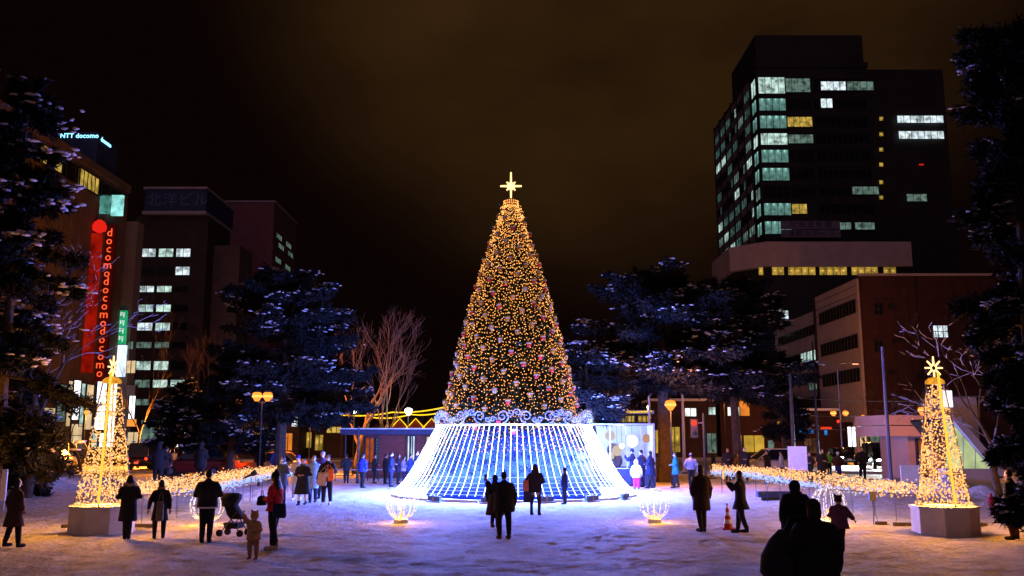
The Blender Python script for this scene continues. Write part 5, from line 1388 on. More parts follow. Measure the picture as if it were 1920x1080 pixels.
# ------------------------------------------------------------------ cars
M_TAIL = emit('tail_light', (1.0, 0.04, 0.01), 2.5); M_HEAD = emit('head_light', (0.9, 0.97, 1.0), 18.0); M_PLATE = mat('number_plate', (0.7, 0.7, 0.68), 0.5, 0.05, 5)
M_TAILOFF = mat('red_lens', (0.25, 0.01, 0.01), 0.3); M_HEADOFF = mat('clear_lens', (0.5, 0.5, 0.5), 0.2)
def car(x, y, rz, paint, label, kind='saloon', lights=None, energy=0):
    """nose points to local +X"""
    t = thing('parked_car' if lights is None else 'car', (x, y, 0.03), label, 'car', 'cars in the street', rz)
    if kind == 'van': Lc, Hc, Wc = 4.6, 1.95, 1.75
    elif kind == 'suv': Lc, Hc, Wc = 4.5, 1.68, 1.82
    else: Lc, Hc, Wc = 4.4, 1.45, 1.74
    hl = Lc / 2; belt = 0.95 if kind != 'suv' else 1.05
    hood = {'saloon': 0.92, 'suv': 1.05, 'van': 1.1}[kind]
    # lower body lofted along its length
    secs = [(-hl, 0.42, 0.72, 0.80), (-hl + 0.12, 0.30, belt - 0.05, 0.93), (-hl + 0.6, 0.24, belt, 1.0), (0, 0.22, belt, 1.0), (hl - 1.15, 0.23, hood, 1.0), (hl - 0.35, 0.26, hood - 0.14, 0.95), (hl - 0.06, 0.32, 0.70, 0.86), (hl, 0.42, 0.60, 0.78)]
    b_ = MB().loft([((x_, 0, (z0 + z1) / 2), (0, 1, 0), (0, 0, 1), Wc / 2 * w_, (z1 - z0) / 2) for x_, z0, z1, w_ in secs], 20, 0, 5.0)
    b_.build('body', paint, t, smooth=True)
    r0, r1 = {'saloon': (-hl + 0.55, hl - 1.55), 'suv': (-hl + 0.12, hl - 1.35), 'van': (-hl + 0.08, hl - 0.95)}[kind]
    q0, q1 = {'saloon': (-hl + 1.15, hl - 2.1), 'suv': (-hl + 0.5, hl - 1.95), 'van': (-hl + 0.25, hl - 1.65)}[kind]
    wt, wb = Wc * 0.40, Wc * 0.475
    cab = MB()
    vs = [(r0, -wb, belt - 0.02), (r1 + 0.25, -wb, belt - 0.02), (r1 + 0.25, wb, belt - 0.02), (r0, wb, belt - 0.02), (q0, -wt, Hc - 0.05), (q1, -wt, Hc - 0.05), (q1, wt, Hc - 0.05), (q0, wt, Hc - 0.05)]
    cab.add(vs, [(0, 3, 2, 1), (4, 5, 6, 7), (0, 1, 5, 4), (1, 2, 6, 5), (2, 3, 7, 6), (3, 0, 4, 7)]).build('cabin_glass', M_DARKGLASS, t)
    rf = MB().loft([((x_, 0, Hc - 0.03), (0, 1, 0), (0, 0, 1), w_, h_) for x_, w_, h_ in ((q0 - 0.05, wt * 0.94, 0.025), (q0 + 0.1, wt * 1.01, 0.05), (q1 - 0.2, wt * 1.01, 0.05), (q1 + 0.05, wt * 0.94, 0.025))], 14, 0, 4.0)
    rf.build('roof', paint if not kind == 'snowy' else M_SNOWCLUMP, t, smooth=True)
    for s_ in (-1, 1):
        for f in (0.0, 0.42, 1.0):
            pl = MB()
            pb = Vector((r0 + (r1 + 0.25 - r0) * f, s_ * wb * 1.005, belt - 0.02)); pt_ = Vector((q0 + (q1 - q0) * f, s_ * wt * 1.015, Hc - 0.05))
            pl.tube(pb, pt_, 0.035, n=4); pl.build('pillar', paint, t)
        for xw in (-hl + 0.85, hl - 0.85):
            wh = MB().path([(xw, s_ * (Wc / 2 - 0.19), 0.31), (xw, s_ * (Wc / 2 + 0.01), 0.31)], 0.31, 16).build('wheel', M_RUBBER, t)
            MB().path([(xw, s_ * (Wc / 2 - 0.1), 0.31), (xw, s_ * (Wc / 2 + 0.03), 0.31)], 0.18, 12).build('rim', M_STEEL, wh)
        MB().ball((hl - 0.10, s_ * Wc * 0.36, 0.68), (0.10, 0.19, 0.085), 10, 6).build('headlight', M_HEAD if lights == 'front' else M_HEADOFF, t)
        MB().ball((-hl + 0.06, s_ * Wc * 0.40, 0.82), (0.07, 0.12, 0.11), 10, 6).build('tail_light', M_TAIL if lights == 'rear' else M_TAILOFF, t)
        MB().ball((r1 - 0.0, s_ * (Wc / 2 + 0.1), belt + 0.06), (0.06, 0.10, 0.07), 8, 5).build('wing_mirror', paint, t)
    for x_ in (-hl - 0.005, hl + 0.005): MB().box((x_, 0, 0.52), (0.02, 0.34, 0.16)).build('number_plate', M_PLATE, t)
    mw = Matrix.Rotation(rz, 3, 'Z')
    if lights == 'front' and energy:
        for s_ in (-1, 1):
            l = bpy.data.lights.new('beam', 'SPOT'); l.energy = energy; l.spot_size = R(95); l.spot_blend = 0.7; l.color = (0.9, 0.97, 1.0); l.shadow_soft_size = 0.1
            o = bpy.data.objects.new('beam', l); COL.objects.link(o); o.parent = t
            o.location = (hl + 0.12, s_ * Wc * 0.36, 0.7); o.rotation_euler = (R(78), 0, R(-90))
    if lights == 'rear':
        l = bpy.data.lights.new('tail_glow', 'POINT'); l.energy = 14; l.color = (1, 0.05, 0.01); l.shadow_soft_size = 0.1
        o = bpy.data.objects.new('tail_glow', l); COL.objects.link(o); o.parent = t; o.location = (-hl - 0.4, 0, 0.8)
    return t
P_SILVER = mat('silver_paint', (0.42, 0.42, 0.43), 0.3, 0.05, 2, metal=0.3); P_BLACK = mat('black_paint', (0.012, 0.012, 0.014), 0.25, 0.1, 2, spec=0.5)
P_RED = mat('dark_red_paint', (0.16, 0.012, 0.012), 0.3, 0.1, 2, spec=0.5); P_WHITE = mat('white_car_paint', (0.62, 0.60, 0.60), 0.35, 0.05, 2); P_ORANGE = mat('orange_paint', (0.50, 0.16, 0.02), 0.4, 0.05, 2); P_BLUE = mat('dark_blue_paint', (0.03, 0.05, 0.14), 0.3, 0.05, 2)
def car_at(px, Y, *a, **k): car(at(px, 840, Y).x, Y, *a, **k)
car_at(97, 68, R(80), P_SILVER, 'silver hatchback with red tail lights at the left edge of the street', 'suv', 'rear')
car_at(136, 80, R(88), P_WHITE, 'pale van behind the silver hatchback', 'van', 'rear')
car_at(178, 78, R(8), P_BLACK, 'black saloon seen from the side left of the light tower', 'saloon')
car_at(262, 83, R(8), P_BLACK, 'black saloon behind the right side of the left light tower', 'saloon')
car_at(284, 70, R(86), P_BLACK, 'dark van with two red tail lights right of the left light tower', 'van', 'rear')
car_at(318, 86, R(84), P_WHITE, 'white car with red tail lights far down the street', 'saloon', 'rear')
car_at(376, 57.5, R(172), P_RED, 'dark red car seen side on with glowing tail light behind the net lights', 'suv', 'rear')
car_at(510, 58, R(176), P_ORANGE, 'orange car half hidden behind the left pine trunks', 'saloon')
car_at(1445, 57, R(184), P_WHITE, 'white estate car seen side on behind the right net lights', 'suv')
car_at(1576, 80, R(-92), P_BLACK, 'car with dazzling headlights behind the person in blue trousers', 'saloon', 'front', 5000)
car_at(1648, 71, R(-97), P_BLACK, 'black tall car with white headlights left of the tall slim pole', 'van', 'front', 4000)
car_at(1690, 73, R(-95), P_BLUE, 'dark blue car with bluish headlights right of the tall slim pole', 'saloon', 'front', 4000)
car_at(1668, 84, R(6), P_WHITE, 'white van passing behind the oncoming cars', 'van')

# ------------------------------------------------------------------ people
_queue = []
def skin_remesh(o, voxel, iters=2):
    m = o.modifiers.new('join', 'REMESH'); m.mode = 'VOXEL'; m.voxel_size = voxel; m.use_smooth_shade = True
    if iters:
        s = o.modifiers.new('soften', 'SMOOTH'); s.factor = 0.5; s.iterations = iters
    _queue.append(o); return o

def flush_remesh():
    dg = bpy.context.evaluated_depsgraph_get(); new = []
    for o in _queue:
        me = bpy.data.meshes.new_from_object(o.evaluated_get(dg)); new.append(me)
    for o, me in zip(_queue, new):
        o.modifiers.clear(); old = o.data; o.data = me
        if not me.materials: me.materials.append(old.materials[0])
    _queue.clear()

_cloth = {}
def cloth(c):
    if c not in _cloth: _cloth[c] = mat('cloth_%d' % len(_cloth), c, 0.9, 0.22, 14, 0.25, 60)
    return _cloth[c]
K_ = (0.013, 0.012, 0.014); NAVY = (0.02, 0.026, 0.06); BROWN = (0.05, 0.022, 0.014); CREAM = (0.55, 0.50, 0.44); TEAL = (0.03, 0.22, 0.30); REDC = (0.50, 0.02, 0.05)
BLUEC = (0.03, 0.05, 0.34); GREYC = (0.22, 0.22, 0.30); TAN = (0.42, 0.23, 0.09); PURP = (0.10, 0.03, 0.075); LTBLUE = (0.30, 0.48, 0.66); PINK = (0.60, 0.03, 0.12); WHT = (0.7, 0.7, 0.75); LILAC = (0.38, 0.32, 0.55)

ARMS = {   # elbow, wrist for the right side (x positive); facing +y
    'down': ((0.150, -0.02, 0.645), (0.160, 0.03, 0.49)),
    'slack': ((0.165, -0.01, 0.65), (0.185, 0.05, 0.50)),
    'front': ((0.165, -0.01, 0.655), (0.055, 0.13, 0.645)),
    'chest': ((0.165, 0.03, 0.655), (0.04, 0.135, 0.715)),
    'phone': ((0.15, 0.09, 0.685), (0.07, 0.20, 0.80)),
    'high': ((0.15, 0.14, 0.80), (0.10, 0.26, 0.90)),
    'reach': ((0.10, 0.13, 0.74), (0.04, 0.27, 0.82)),
    'pocket': ((0.185, -0.03, 0.65), (0.125, 0.045, 0.545)),
    'out': ((0.19, 0.0, 0.67), (0.25, 0.06, 0.59)),
    'up': ((0.22, 0.02, 0.86), (0.25, 0.04, 0.98)),
    'side': ((0.20, 0.06, 0.71), (0.235, 0.12, 0.845)),
}

def person(label, px, fy, hy, rz=0, coat=K_, hem=0.50, trousers=K_, boots=K_, arms=('down', 'down'), hair='short', hat=None, hatc=K_, fur=None, scarf=None, mask=False, stance=0.055, stride=0.0, bulk=1.0, hemw=1.0, D=None, lean=0.0, far=False, fingers=None, skirtc=None, h=None, z0=None, kneel=0.0, head_scale=1.0, legw=1.0, gloves=False, white_hem=False):
    """px, fy, hy: where the feet and the top of the head stand in the photograph; builds the figure there at its true size"""
    if D is None: p = gnd(px, fy)
    else: p = at(px, fy, D)
    p.z = gz(p.x, p.y) if z0 is None else z0
    top = at(px, hy, p.y).z
    H = h or max(0.6, top - p.z)
    t = thing('person', p, label, 'person', None, rz)
    far = far or p.y > 36
    vox = 0.011 if not far else 0.022
    hs = head_scale
    S = lambda x_, y_, z_: Vector((x_ * H, (y_ + lean * max(0, z_ - 0.5)) * H, z_ * H))
    def arm(side, kind):
        a = ARMS[kind] if isinstance(kind, str) else kind
        sg = 1 if side == 'R' else -1
        return S(sg * 0.100, 0, 0.785), S(sg * a[0][0], a[0][1], a[0][2]), S(sg * a[1][0], a[1][1], a[1][2])
    feet = []
    for sg in (-1, 1):
        st = stride * sg
        hip = S(sg * 0.05, 0, 0.50); knee = S(sg * (stance * 1.02), st * 0.45 + 0.012, 0.275); ank = S(sg * stance, st * 1.0 - 0.012, 0.045 + max(0, -st) * 0.25)
        feet.append((hip, knee, ank))
    # one continuous body
    b_ = MB()
    hc = S(0, 0.012, 0.93)
    hr = 0.0445 * H * hs
    b_.ball(hc, (hr * 0.96, hr * 1.16, hr * 1.48), 14, 10)
    b_.ball(hc + Vector((0, hr * 0.55, -hr * 0.85)), (hr * 0.55, hr * 0.55, hr * 0.5), 8, 6)
    b_.ball(hc + Vector((0, hr * 1.18, -hr * 0.25)), (hr * 0.16, hr * 0.26, hr * 0.28), 6, 4)
    for sg in (-1, 1): b_.ball(hc + Vector((sg * hr * 0.98, -hr * 0.05, -hr * 0.15)), (hr * 0.14, hr * 0.24, hr * 0.34), 6, 4)
    b_.path([S(0, 0, 0.80), S(0, 0.006, 0.90)], [0.036 * H, 0.030 * H], 10)
    b_.loft([(S(0, 0, z_), (1, 0, 0), (0, 1, 0), rx * H, ry * H) for z_, rx, ry in ((0.49, 0.085, 0.06), (0.54, 0.095, 0.065), (0.62, 0.078, 0.055), (0.72, 0.095, 0.062), (0.79, 0.105, 0.055), (0.825, 0.06, 0.04))], 12)
    for hip, knee, ank in feet:
        b_.path([hip, knee, ank], [0.052 * H, 0.034 * H, 0.022 * H], 8)
        b_.path([ank + Vector((0, -0.02 * H, -0.02 * H)), ank + Vector((0, 0.045 * H, -0.026 * H)), ank + Vector((0, 0.10 * H, -0.03 * H))], [0.02 * H, 0.021 * H, 0.012 * H], 8)
    hands = []
    for side, kind in zip('LR', arms):
        sh, el, wr = arm(side, kind)
        b_.path([sh, el, wr], [0.030 * H, 0.024 * H, 0.016 * H], 8)
        d = (wr - el).normalized(); sg = 1 if side == 'R' else -1
        sidev = d.cross(Vector((0, 0, 1)));
        if sidev.length < 0.2: sidev = Vector((0, 1, 0))
        sidev.normalize(); nrm = sidev.cross(d).normalized()
        pm = wr + d * 0.032 * H
        b_.path([wr, pm, wr + d * 0.055 * H], [0.014 * H, 0.021 * H, 0.018 * H], 8)
        for k, ln in enumerate((0.036, 0.042, 0.040, 0.031)):
            o_ = sidev * ((k - 1.5) * 0.0098 * H)
            f0 = wr + d * 0.052 * H + o_; f1 = f0 + d * ln * 0.55 * H + nrm * -0.004 * H; f2 = f1 + d * ln * 0.4 * H + nrm * -0.014 * H
            b_.path([f0, f1, f2], [0.0066 * H, 0.006 * H, 0.005 * H], 6)
        tb = wr + d * 0.018 * H + sidev * (0.014 * H)
        b_.path([tb, tb + d * 0.02 * H + sidev * 0.016 * H, tb + d * 0.04 * H + sidev * 0.018 * H - nrm * 0.008 * H], [0.0075 * H, 0.007 * H, 0.0055 * H], 6)
        hands.append((wr, d, pm))
    skin_remesh(b_.build('body', cloth(K_) if gloves else M_SKIN, t), vox * (0.75 if not far else 1), 1)
    # trousers and boots
    tr_ = MB()
    for (hip, knee, ank), sg in zip(feet, (-1, 1)):
        tr_.path([hip + Vector((0, 0, 0.02 * H)), (hip + knee) / 2 + Vector((0, 0.004 * H, 0)), knee, (knee + ank) / 2, ank + Vector((0, 0, 0.015 * H))], [0.063 * H * legw, 0.058 * H * legw, 0.047 * H * legw, 0.042 * H * legw, 0.036 * H * legw], 10)
    tr_.loft([(S(0, 0, z_), (1, 0, 0), (0, 1, 0), rx * H, ry * H) for z_, rx, ry in ((0.45, 0.075, 0.06), (0.52, 0.105, 0.075), (0.60, 0.095, 0.07))], 12)
    skin_remesh(tr_.build('trousers', cloth(trousers), t), vox * 1.3, 3)
    for hip, knee, ank in feet:
        bt = MB()
        bt.path([ank + Vector((0, 0, 0.06 * H)), ank + Vector((0, 0, 0.0)), ank + Vector((0, 0.002 * H, -0.028 * H))], [0.033 * H, 0.032 * H, 0.033 * H], 10)
        bt.path([ank + Vector((0, -0.028 * H, -0.022 * H)), ank + Vector((0, 0.04 * H, -0.022 * H)), ank + Vector((0, 0.10 * H, -0.027 * H)), ank + Vector((0, 0.12 * H, -0.03 * H))], [0.026 * H, 0.03 * H, 0.027 * H, 0.014 * H], 10)
        skin_remesh(bt.build('boot', cloth(boots), t), vox * 1.2, 2)
    # coat with sleeves
    ct = MB(); k = bulk
    hemz = hem
    rings = [(0.872, 0.040, 0.042), (0.850, 0.046, 0.044), (0.832, 0.066 * k, 0.052 * k), (0.80, 0.098 * k, 0.068 * k), (0.76, 0.114 * k, 0.078 * k), (0.72, 0.122 * k, 0.085 * k), (0.63, 0.108 * k, 0.080 * k), (0.54, 0.112 * k, 0.084 * k)]
    if hemz < 0.52:
        w2 = 0.118 * k * hemw
        for f in (0.4, 0.8, 1.0):
            z_ = 0.54 + (hemz - 0.54) * f; rings.append((z_, (0.112 * k) * (1 - f) + w2 * f, (0.084 * k) * (1 - f) + w2 * 0.80 * f + abs(stride) * 0.3 * f))
    else: rings[-1] = (hemz, 0.116 * k * hemw, 0.086 * k)
    ct.loft([(S(0, 0, z_), (1, 0, 0), (0, 1, 0), rx * H, ry * H) for z_, rx, ry in rings], 16)
    for side, kind in zip('LR', arms):
        sh, el, wr = arm(side, kind)
        ct.path([sh + (sh - S(0, 0, 0.80)) * -0.35, sh, (sh + el) / 2, el, (el + wr) / 2, wr], [0.040 * H * k, 0.045 * H * k, 0.045 * H * k, 0.042 * H * k, 0.037 * H * k, 0.029 * H * k], 10)
    co_ = skin_remesh(ct.build('coat', cloth(coat), t), vox * 1.3, 3)
    if white_hem:
        MB().path([(0.118 * k * H * math.cos(a), 0.088 * k * H * math.sin(a), (hemz + 0.004) * H) for a in np.linspace(0, 2 * PI, 25)], 0.012 * H, 6).build('shirt_hem', M_MASK, t)
    if skirtc:
        skq = MB().loft([(S(0, 0, z_), (1, 0, 0), (0, 1, 0), rx * H, ry * H) for z_, rx, ry in ((0.58, 0.10, 0.075), (0.45, 0.115, 0.09), (0.30, 0.135, 0.11), (0.20, 0.145, 0.12))], 16)
        skin_remesh(skq.build('skirt', cloth(skirtc), t), vox * 1.3, 2)
    # head wear and hair
    if hair != 'none':
        hm = MB(); c0 = hc + Vector((0, -hr * 0.22, hr * 0.22))
        hm.ball(c0, (hr * 1.12, hr * 1.18, hr * 1.40), 14, 8)
        if hair == 'long':
            hm.loft([(hc + Vector((0, -hr * y_, hr * z_)), (1, 0, 0), (0, 1, 0), hr * rx, hr * ry) for z_, y_, rx, ry in ((0.5, 0.35, 1.1, 0.95), (-0.8, 0.5, 1.4, 0.9), (-2.0, 0.9, 1.9, 0.85), (-3.4, 1.5, 2.0, 0.6), (-4.6, 1.7, 1.4, 0.4))], 12)
        elif hair == 'bob':
            hm.loft([(hc + Vector((0, -hr * y_, hr * z_)), (1, 0, 0), (0, 1, 0), hr * rx, hr * ry) for z_, y_, rx, ry in ((0.5, 0.3, 1.1, 0.95), (-0.6, 0.4, 1.25, 0.9), (-1.5, 0.4, 1.15, 0.8))], 12)
        skin_remesh(hm.build('hair', M_HAIR, t), vox * 1.1, 2)
    if hat == 'beanie' or hat == 'pompom' or hat == 'ears':
        hm = MB(); c0 = hc + Vector((0, -hr * 0.12, hr * 0.42))
        hm.ball(c0, (hr * 1.22, hr * 1.30, hr * 1.28), 14, 8)
        if hat == 'pompom': hm.ball(c0 + Vector((0, -hr * 0.1, hr * 1.45)), hr * 0.5, 8, 6)
        if hat == 'ears':
            for sg in (-1, 1):
                q0 = c0 + Vector((sg * hr * 0.80, 0, hr * 0.75))
                hm.path([q0, q0 + Vector((sg * hr * 0.28, 0, hr * 0.95))], [hr * 0.42, hr * 0.16], 8)
        skin_remesh(hm.build('hat', cloth(hatc), t), vox * 1.1, 1)
    if hat == 'hood':
        hm = MB(); hm.ball(hc + Vector((0, -hr * 0.30, hr * 0.10)), (hr * 1.38, hr * 1.30, hr * 1.62), 14, 10)
        hm.path([hc + Vector((0, -hr * 0.5, -hr * 1.0)), S(0, -0.01, 0.80)], [hr * 1.2, hr * 1.5], 12)
        skin_remesh(hm.build('hood', cloth(hatc), t), vox * 1.2, 2)
    if fur:
        fm = MB().path([(S(0, 0, 0.845) + Vector((0.072 * H * k * math.cos(a), 0.06 * H * k * math.sin(a) + 0.0, 0.012 * H * math.sin(a * 5)))) for a in np.linspace(0, 2 * PI, 22)], 0.026 * H * k, 8)
        skin_remesh(fm.build('fur_collar', cloth(fur), t), vox * 1.1, 1)
    if scarf:
        fm = MB().path([(S(0, 0.004, 0.855) + Vector((0.048 * H * math.cos(a), 0.046 * H * math.sin(a), 0.006 * H * math.sin(a * 2)))) for a in np.linspace(0, 2 * PI, 18)], 0.024 * H, 8)
        skin_remesh(fm.build('scarf', cloth(scarf), t), vox * 1.1, 1)
    if mask:
        MB().ball(hc + Vector((0, hr * 0.72, -hr * 0.55)), (hr * 0.78, hr * 0.62, hr * 0.60), 10, 8).build('face_mask', M_MASK, t, smooth=True)
    # eyes
    if not far:
        for sg in (-1, 1): MB().ball(hc + Vector((sg * hr * 0.38, hr * 1.02, 0)), hr * 0.12, 6, 5).build('eye', M_HAIR, t)
    t['_H'] = H
    Rz = Matrix.Rotation(rz, 3, 'Z')
    t_hand = [p + Rz @ hd[2] for hd in hands]
    del t['_H']
    return t, t_hand, H

def handbag(pos, size, col, label, strap_to=None, rz=0, kind='handbag'):
    w_, d_, h_ = size
    t = thing(kind, pos, label, 'bag', None, rz)
    m = MB().loft([((0, 0, -h_ / 2), (1, 0, 0), (0, 1, 0), w_ / 2 * 0.9, d_ / 2), ((0, 0, -h_ * 0.3), (1, 0, 0), (0, 1, 0), w_ / 2, d_ / 2 * 1.1), ((0, 0, h_ * 0.3), (1, 0, 0), (0, 1, 0), w_ / 2 * 0.92, d_ / 2 * 0.9), ((0, 0, h_ / 2), (1, 0, 0), (0, 1, 0), w_ / 2 * 0.8, d_ / 2 * 0.5)], 14, 0, 4.0)
    m.build('pouch', cloth(col), t, smooth=True)
    if strap_to is not None:
        q = Matrix.Rotation(-rz, 3, 'Z') @ (Vector(strap_to) - Vector(pos))
        MB().path([(-w_ * 0.35, 0, h_ * 0.45), q * 0.98 + Vector((-0.02, 0, 0)), q + Vector((0.02, 0, 0)), (w_ * 0.35, 0, h_ * 0.45)], 0.009, 5).build('strap', cloth(col), t)
    else:
        MB().path([(-w_ * 0.28, 0, h_ * 0.45), (-w_ * 0.2, 0, h_ * 0.45 + 0.12), (w_ * 0.2, 0, h_ * 0.45 + 0.12), (w_ * 0.28, 0, h_ * 0.45)], 0.01, 5).build('handle', cloth(col), t)
    return t

def phone(pos, label, rz=0, big=False):
    t = thing('smartphone', pos, label, 'phone', None, rz)
    s_ = (0.078, 0.010, 0.16) if not big else (0.19, 0.012, 0.25)
    MB().box((0, 0, 0), s_).build('case', M_BLACK, t)
    MB().box((0, -s_[1] / 2 - 0.001, 0), (s_[0] * 0.9, 0.002, s_[2] * 0.92)).build('screen', M_DARKGLASS, t)

AWAY, LEFTW, RIGHTW, HERE = 0, R(90), R(-90), R(180)
# --- front row, left
person('person in a long dark brown coat near the left picture edge', 22, 1027, 897, R(-30), BROWN, 0.30, K_, K_, ('slack', 'pocket'), 'bob', stride=0.07, hemw=1.2, bulk=1.12)
p, hd, H = person('long haired woman in a dark coat with beige fur collar beside the left pedestal', 237, 1011, 890, R(20), K_, 0.28, K_, K_, ('front', 'front'), 'long', fur=(0.30, 0.22, 0.15), stance=0.028, hemw=1.12, bulk=1.1)
p, hd, H = person('woman in a dark knee length coat with a pale bag at her hip', 297, 1009, 899, R(25), K_, 0.30, K_, K_, ('slack', 'down'), 'bob', stance=0.07, hemw=1.25, scarf=(0.25, 0.17, 0.12))
handbag(p.location + Vector((0.10, -0.27, 0.66)), (0.17, 0.10, 0.46), (0.16, 0.12, 0.09), 'tall pale shoulder bag of the woman in knee length coat', p.location + Vector((0.06, -0.12, 1.10)), kind='shoulder_bag')
p, hd, H = person('man in a bulky black jacket with white hem standing with his back turned', 385, 1018, 880, R(8), K_, 0.475, K_, K_, ('chest', 'chest'), 'short', bulk=1.28, white_hem=True, legw=1.0, stance=0.05)
handbag(p.location + Vector((-0.02, -0.17, 1.08)), (0.22, 0.09, 0.24), (0.02, 0.02, 0.023), 'small dark backpack on the man in the white hemmed jacket', None, kind='backpack')
p, hd, H = person('woman in a red jacket and black fur hat holding a black mitten forward', 512, 1032, 884, R(78), REDC, 0.50, K_, (0.42, 0.30, 0.22), ('front', 'front'), 'long', 'pompom', K_, stance=0.05, stride=0.05, bulk=1.12, gloves=True, mask=False)
handbag(p.location + Vector((0.16, -0.24, 0.86)), (0.30, 0.16, 0.30), (0.012, 0.02, 0.05), 'navy shoulder bag of the woman in the red jacket', p.location + Vector((0.02, -0.12, 1.36)), R(10), 'shoulder_bag')
handbag(Vector((hd[0].x - 0.02, hd[0].y, hd[0].z - 0.02)), (0.20, 0.18, 0.20), K_, 'black muff held forward by the woman in red', None, R(80), 'hand_muff')
person('toddler in a tan snowsuit with one arm raised', 474, 1047, 963, R(165), TAN, 0.42, (0.34, 0.17, 0.06), (0.16, 0.08, 0.04), ('front', 'up'), 'none', 'ears', TAN, bulk=1.5, head_scale=1.75, legw=1.35, stance=0.085)
# stroller
c = gnd(438, 1004)
sr = thing('stroller', (c.x, c.y, gz(c.x, c.y)), 'black folding stroller standing between the man and the toddler', 'stroller', None, R(-12))
fr_ = MB()
for s_ in (-0.2, 0.2):
    fr_.path([(0.26, s_, 0.10), (-0.02, s_, 0.48), (-0.26, s_, 0.86), (-0.30, s_, 0.98)], 0.014, 6)
    fr_.path([(-0.26, s_, 0.08), (0.02, s_, 0.42), (0.16, s_, 0.60)], 0.014, 6)
fr_.tube((-0.30, -0.2, 0.98), (-0.30, 0.2, 0.98), 0.016).tube((0.0, -0.2, 0.28), (0.0, 0.2, 0.28), 0.012)
fr_.build('frame', M_METAL, sr)
MB().loft([((0.10, 0, 0.42), (0, 1, 0), (1, 0, 0), 0.17, 0.18), ((0.02, 0, 0.52), (0, 1, 0), (1, 0, 0), 0.20, 0.18), ((-0.12, 0, 0.78), (0, 1, 0), (1, 0, 0), 0.20, 0.13), ((-0.16, 0, 0.90), (0, 1, 0), (1, 0, 0), 0.18, 0.12)], 14, 0, 3.0).build('seat', M_BLACK, sr, smooth=True)
MB().loft([((-0.15, 0, 0.72), (0, 1, 0), (1, 0, 0), 0.215, 0.16), ((-0.10, 0, 0.90), (0, 1, 0), (1, 0, 0), 0.22, 0.23), ((-0.09, 0, 1.0), (0, 1, 0), (1, 0, 0), 0.20, 0.22), ((-0.11, 0, 1.04), (0, 1, 0), (1, 0, 0), 0.15, 0.16)], 14, 0, 3.0).build('canopy', M_BLACK, sr, smooth=True)
MB().box((0.0, 0, 0.26), (0.34, 0.34, 0.14), top=1.15).build('basket', M_BLACK, sr)
for x_, s_ in ((0.27, -0.2), (0.27, 0.2), (-0.28, -0.2), (-0.28, 0.2)):
    MB().path([(x_, s_ - 0.02, 0.085), (x_, s_ + 0.02, 0.085)], 0.085, 14).build('wheel', M_RUBBER, sr)
# --- middle left: walkers
person('person in a cream coat and blue hat walking between the left bank and the skirt', 556, 938, 853, R(170), CREAM, 0.36, (0.35, 0.42, 0.55), WHT, ('down', 'front'), 'short', 'beanie', (0.03, 0.04, 0.38), stride=0.06, bulk=1.05)
person('person in a long black coat with pale leggings walking towards the camera', 566, 948, 859, R(175), K_, 0.24, WHT, K_, ('front', 'front'), 'short', scarf=(0.06, 0.07, 0.03), hemw=1.4, bulk=1.15, stride=0.07, far=False, legw=0.8)
person('person in a light blue coat half hidden behind the black coat', 586, 942, 853, R(185), LTBLUE, 0.30, NAVY, K_, ('down', 'down'), 'short', mask=True, stance=0.05, stride=0.05)
p, hd, H = person('person in a black jacket carrying a cream tote and an orange bag', 612, 948, 852, R(176), K_, 0.46, K_, (0.6, 0.55, 0.55), ('front', 'slack'), 'short', mask=True, stride=0.05, bulk=1.15, stance=0.06)
handbag(p.location + Vector((-0.13, -0.26, 0.92)), (0.34, 0.10, 0.46), (0.46, 0.36, 0.30), 'cream tote bag of the walker in black jacket', p.location + Vector((0.02, -0.16, 1.40)), kind='tote_bag')
handbag(p.location + Vector((0.17, -0.24, 1.06)), (0.22, 0.10, 0.42), (0.85, 0.16, 0.02), 'orange bag worn across by the walker in black jacket', p.location + Vector((0.04, -0.14, 1.42)), kind='shoulder_bag')
handbag(hd[0] + Vector((-0.02, 0, -0.06)), (0.16, 0.08, 0.16), (0.5, 0.5, 0.52), 'pale pouch in the hand of the walker in black jacket', None, kind='pouch')
person('person in a purple hat behind the walker with the tote bag', 603, 925, 846, R(180), (0.07, 0.04, 0.12), 0.40, K_, K_, ('down', 'down'), 'short', 'beanie', LILAC, D=37)
person('person with a pale blue scarf behind the woman in red', 528, 940, 855, R(150), (0.05, 0.06, 0.10), 0.38, K_, K_, ('front', 'front'), 'bob', scarf=(0.45, 0.55, 0.75), D=34, mask=True)
person('big dark figure standing beyond the left bank of net lights', 294, 912, 828, R(10), K_, 0.40, K_, K_, ('pocket', 'pocket'), 'short', 'hood', K_, D=45, bulk=1.35)
person('dark figure in a brown jacket beyond the left bank, beside the big dark one', 308, 908, 836, R(-10), BROWN, 0.44, K_, K_, ('pocket', 'pocket'), 'short', D=46, bulk=1.25)
person('dark figure in front of the red car beyond the net lights', 374, 908, 828, R(-20), K_, 0.40, K_, K_, ('front', 'front'), 'short', 'hood', K_, D=47, bulk=1.35)
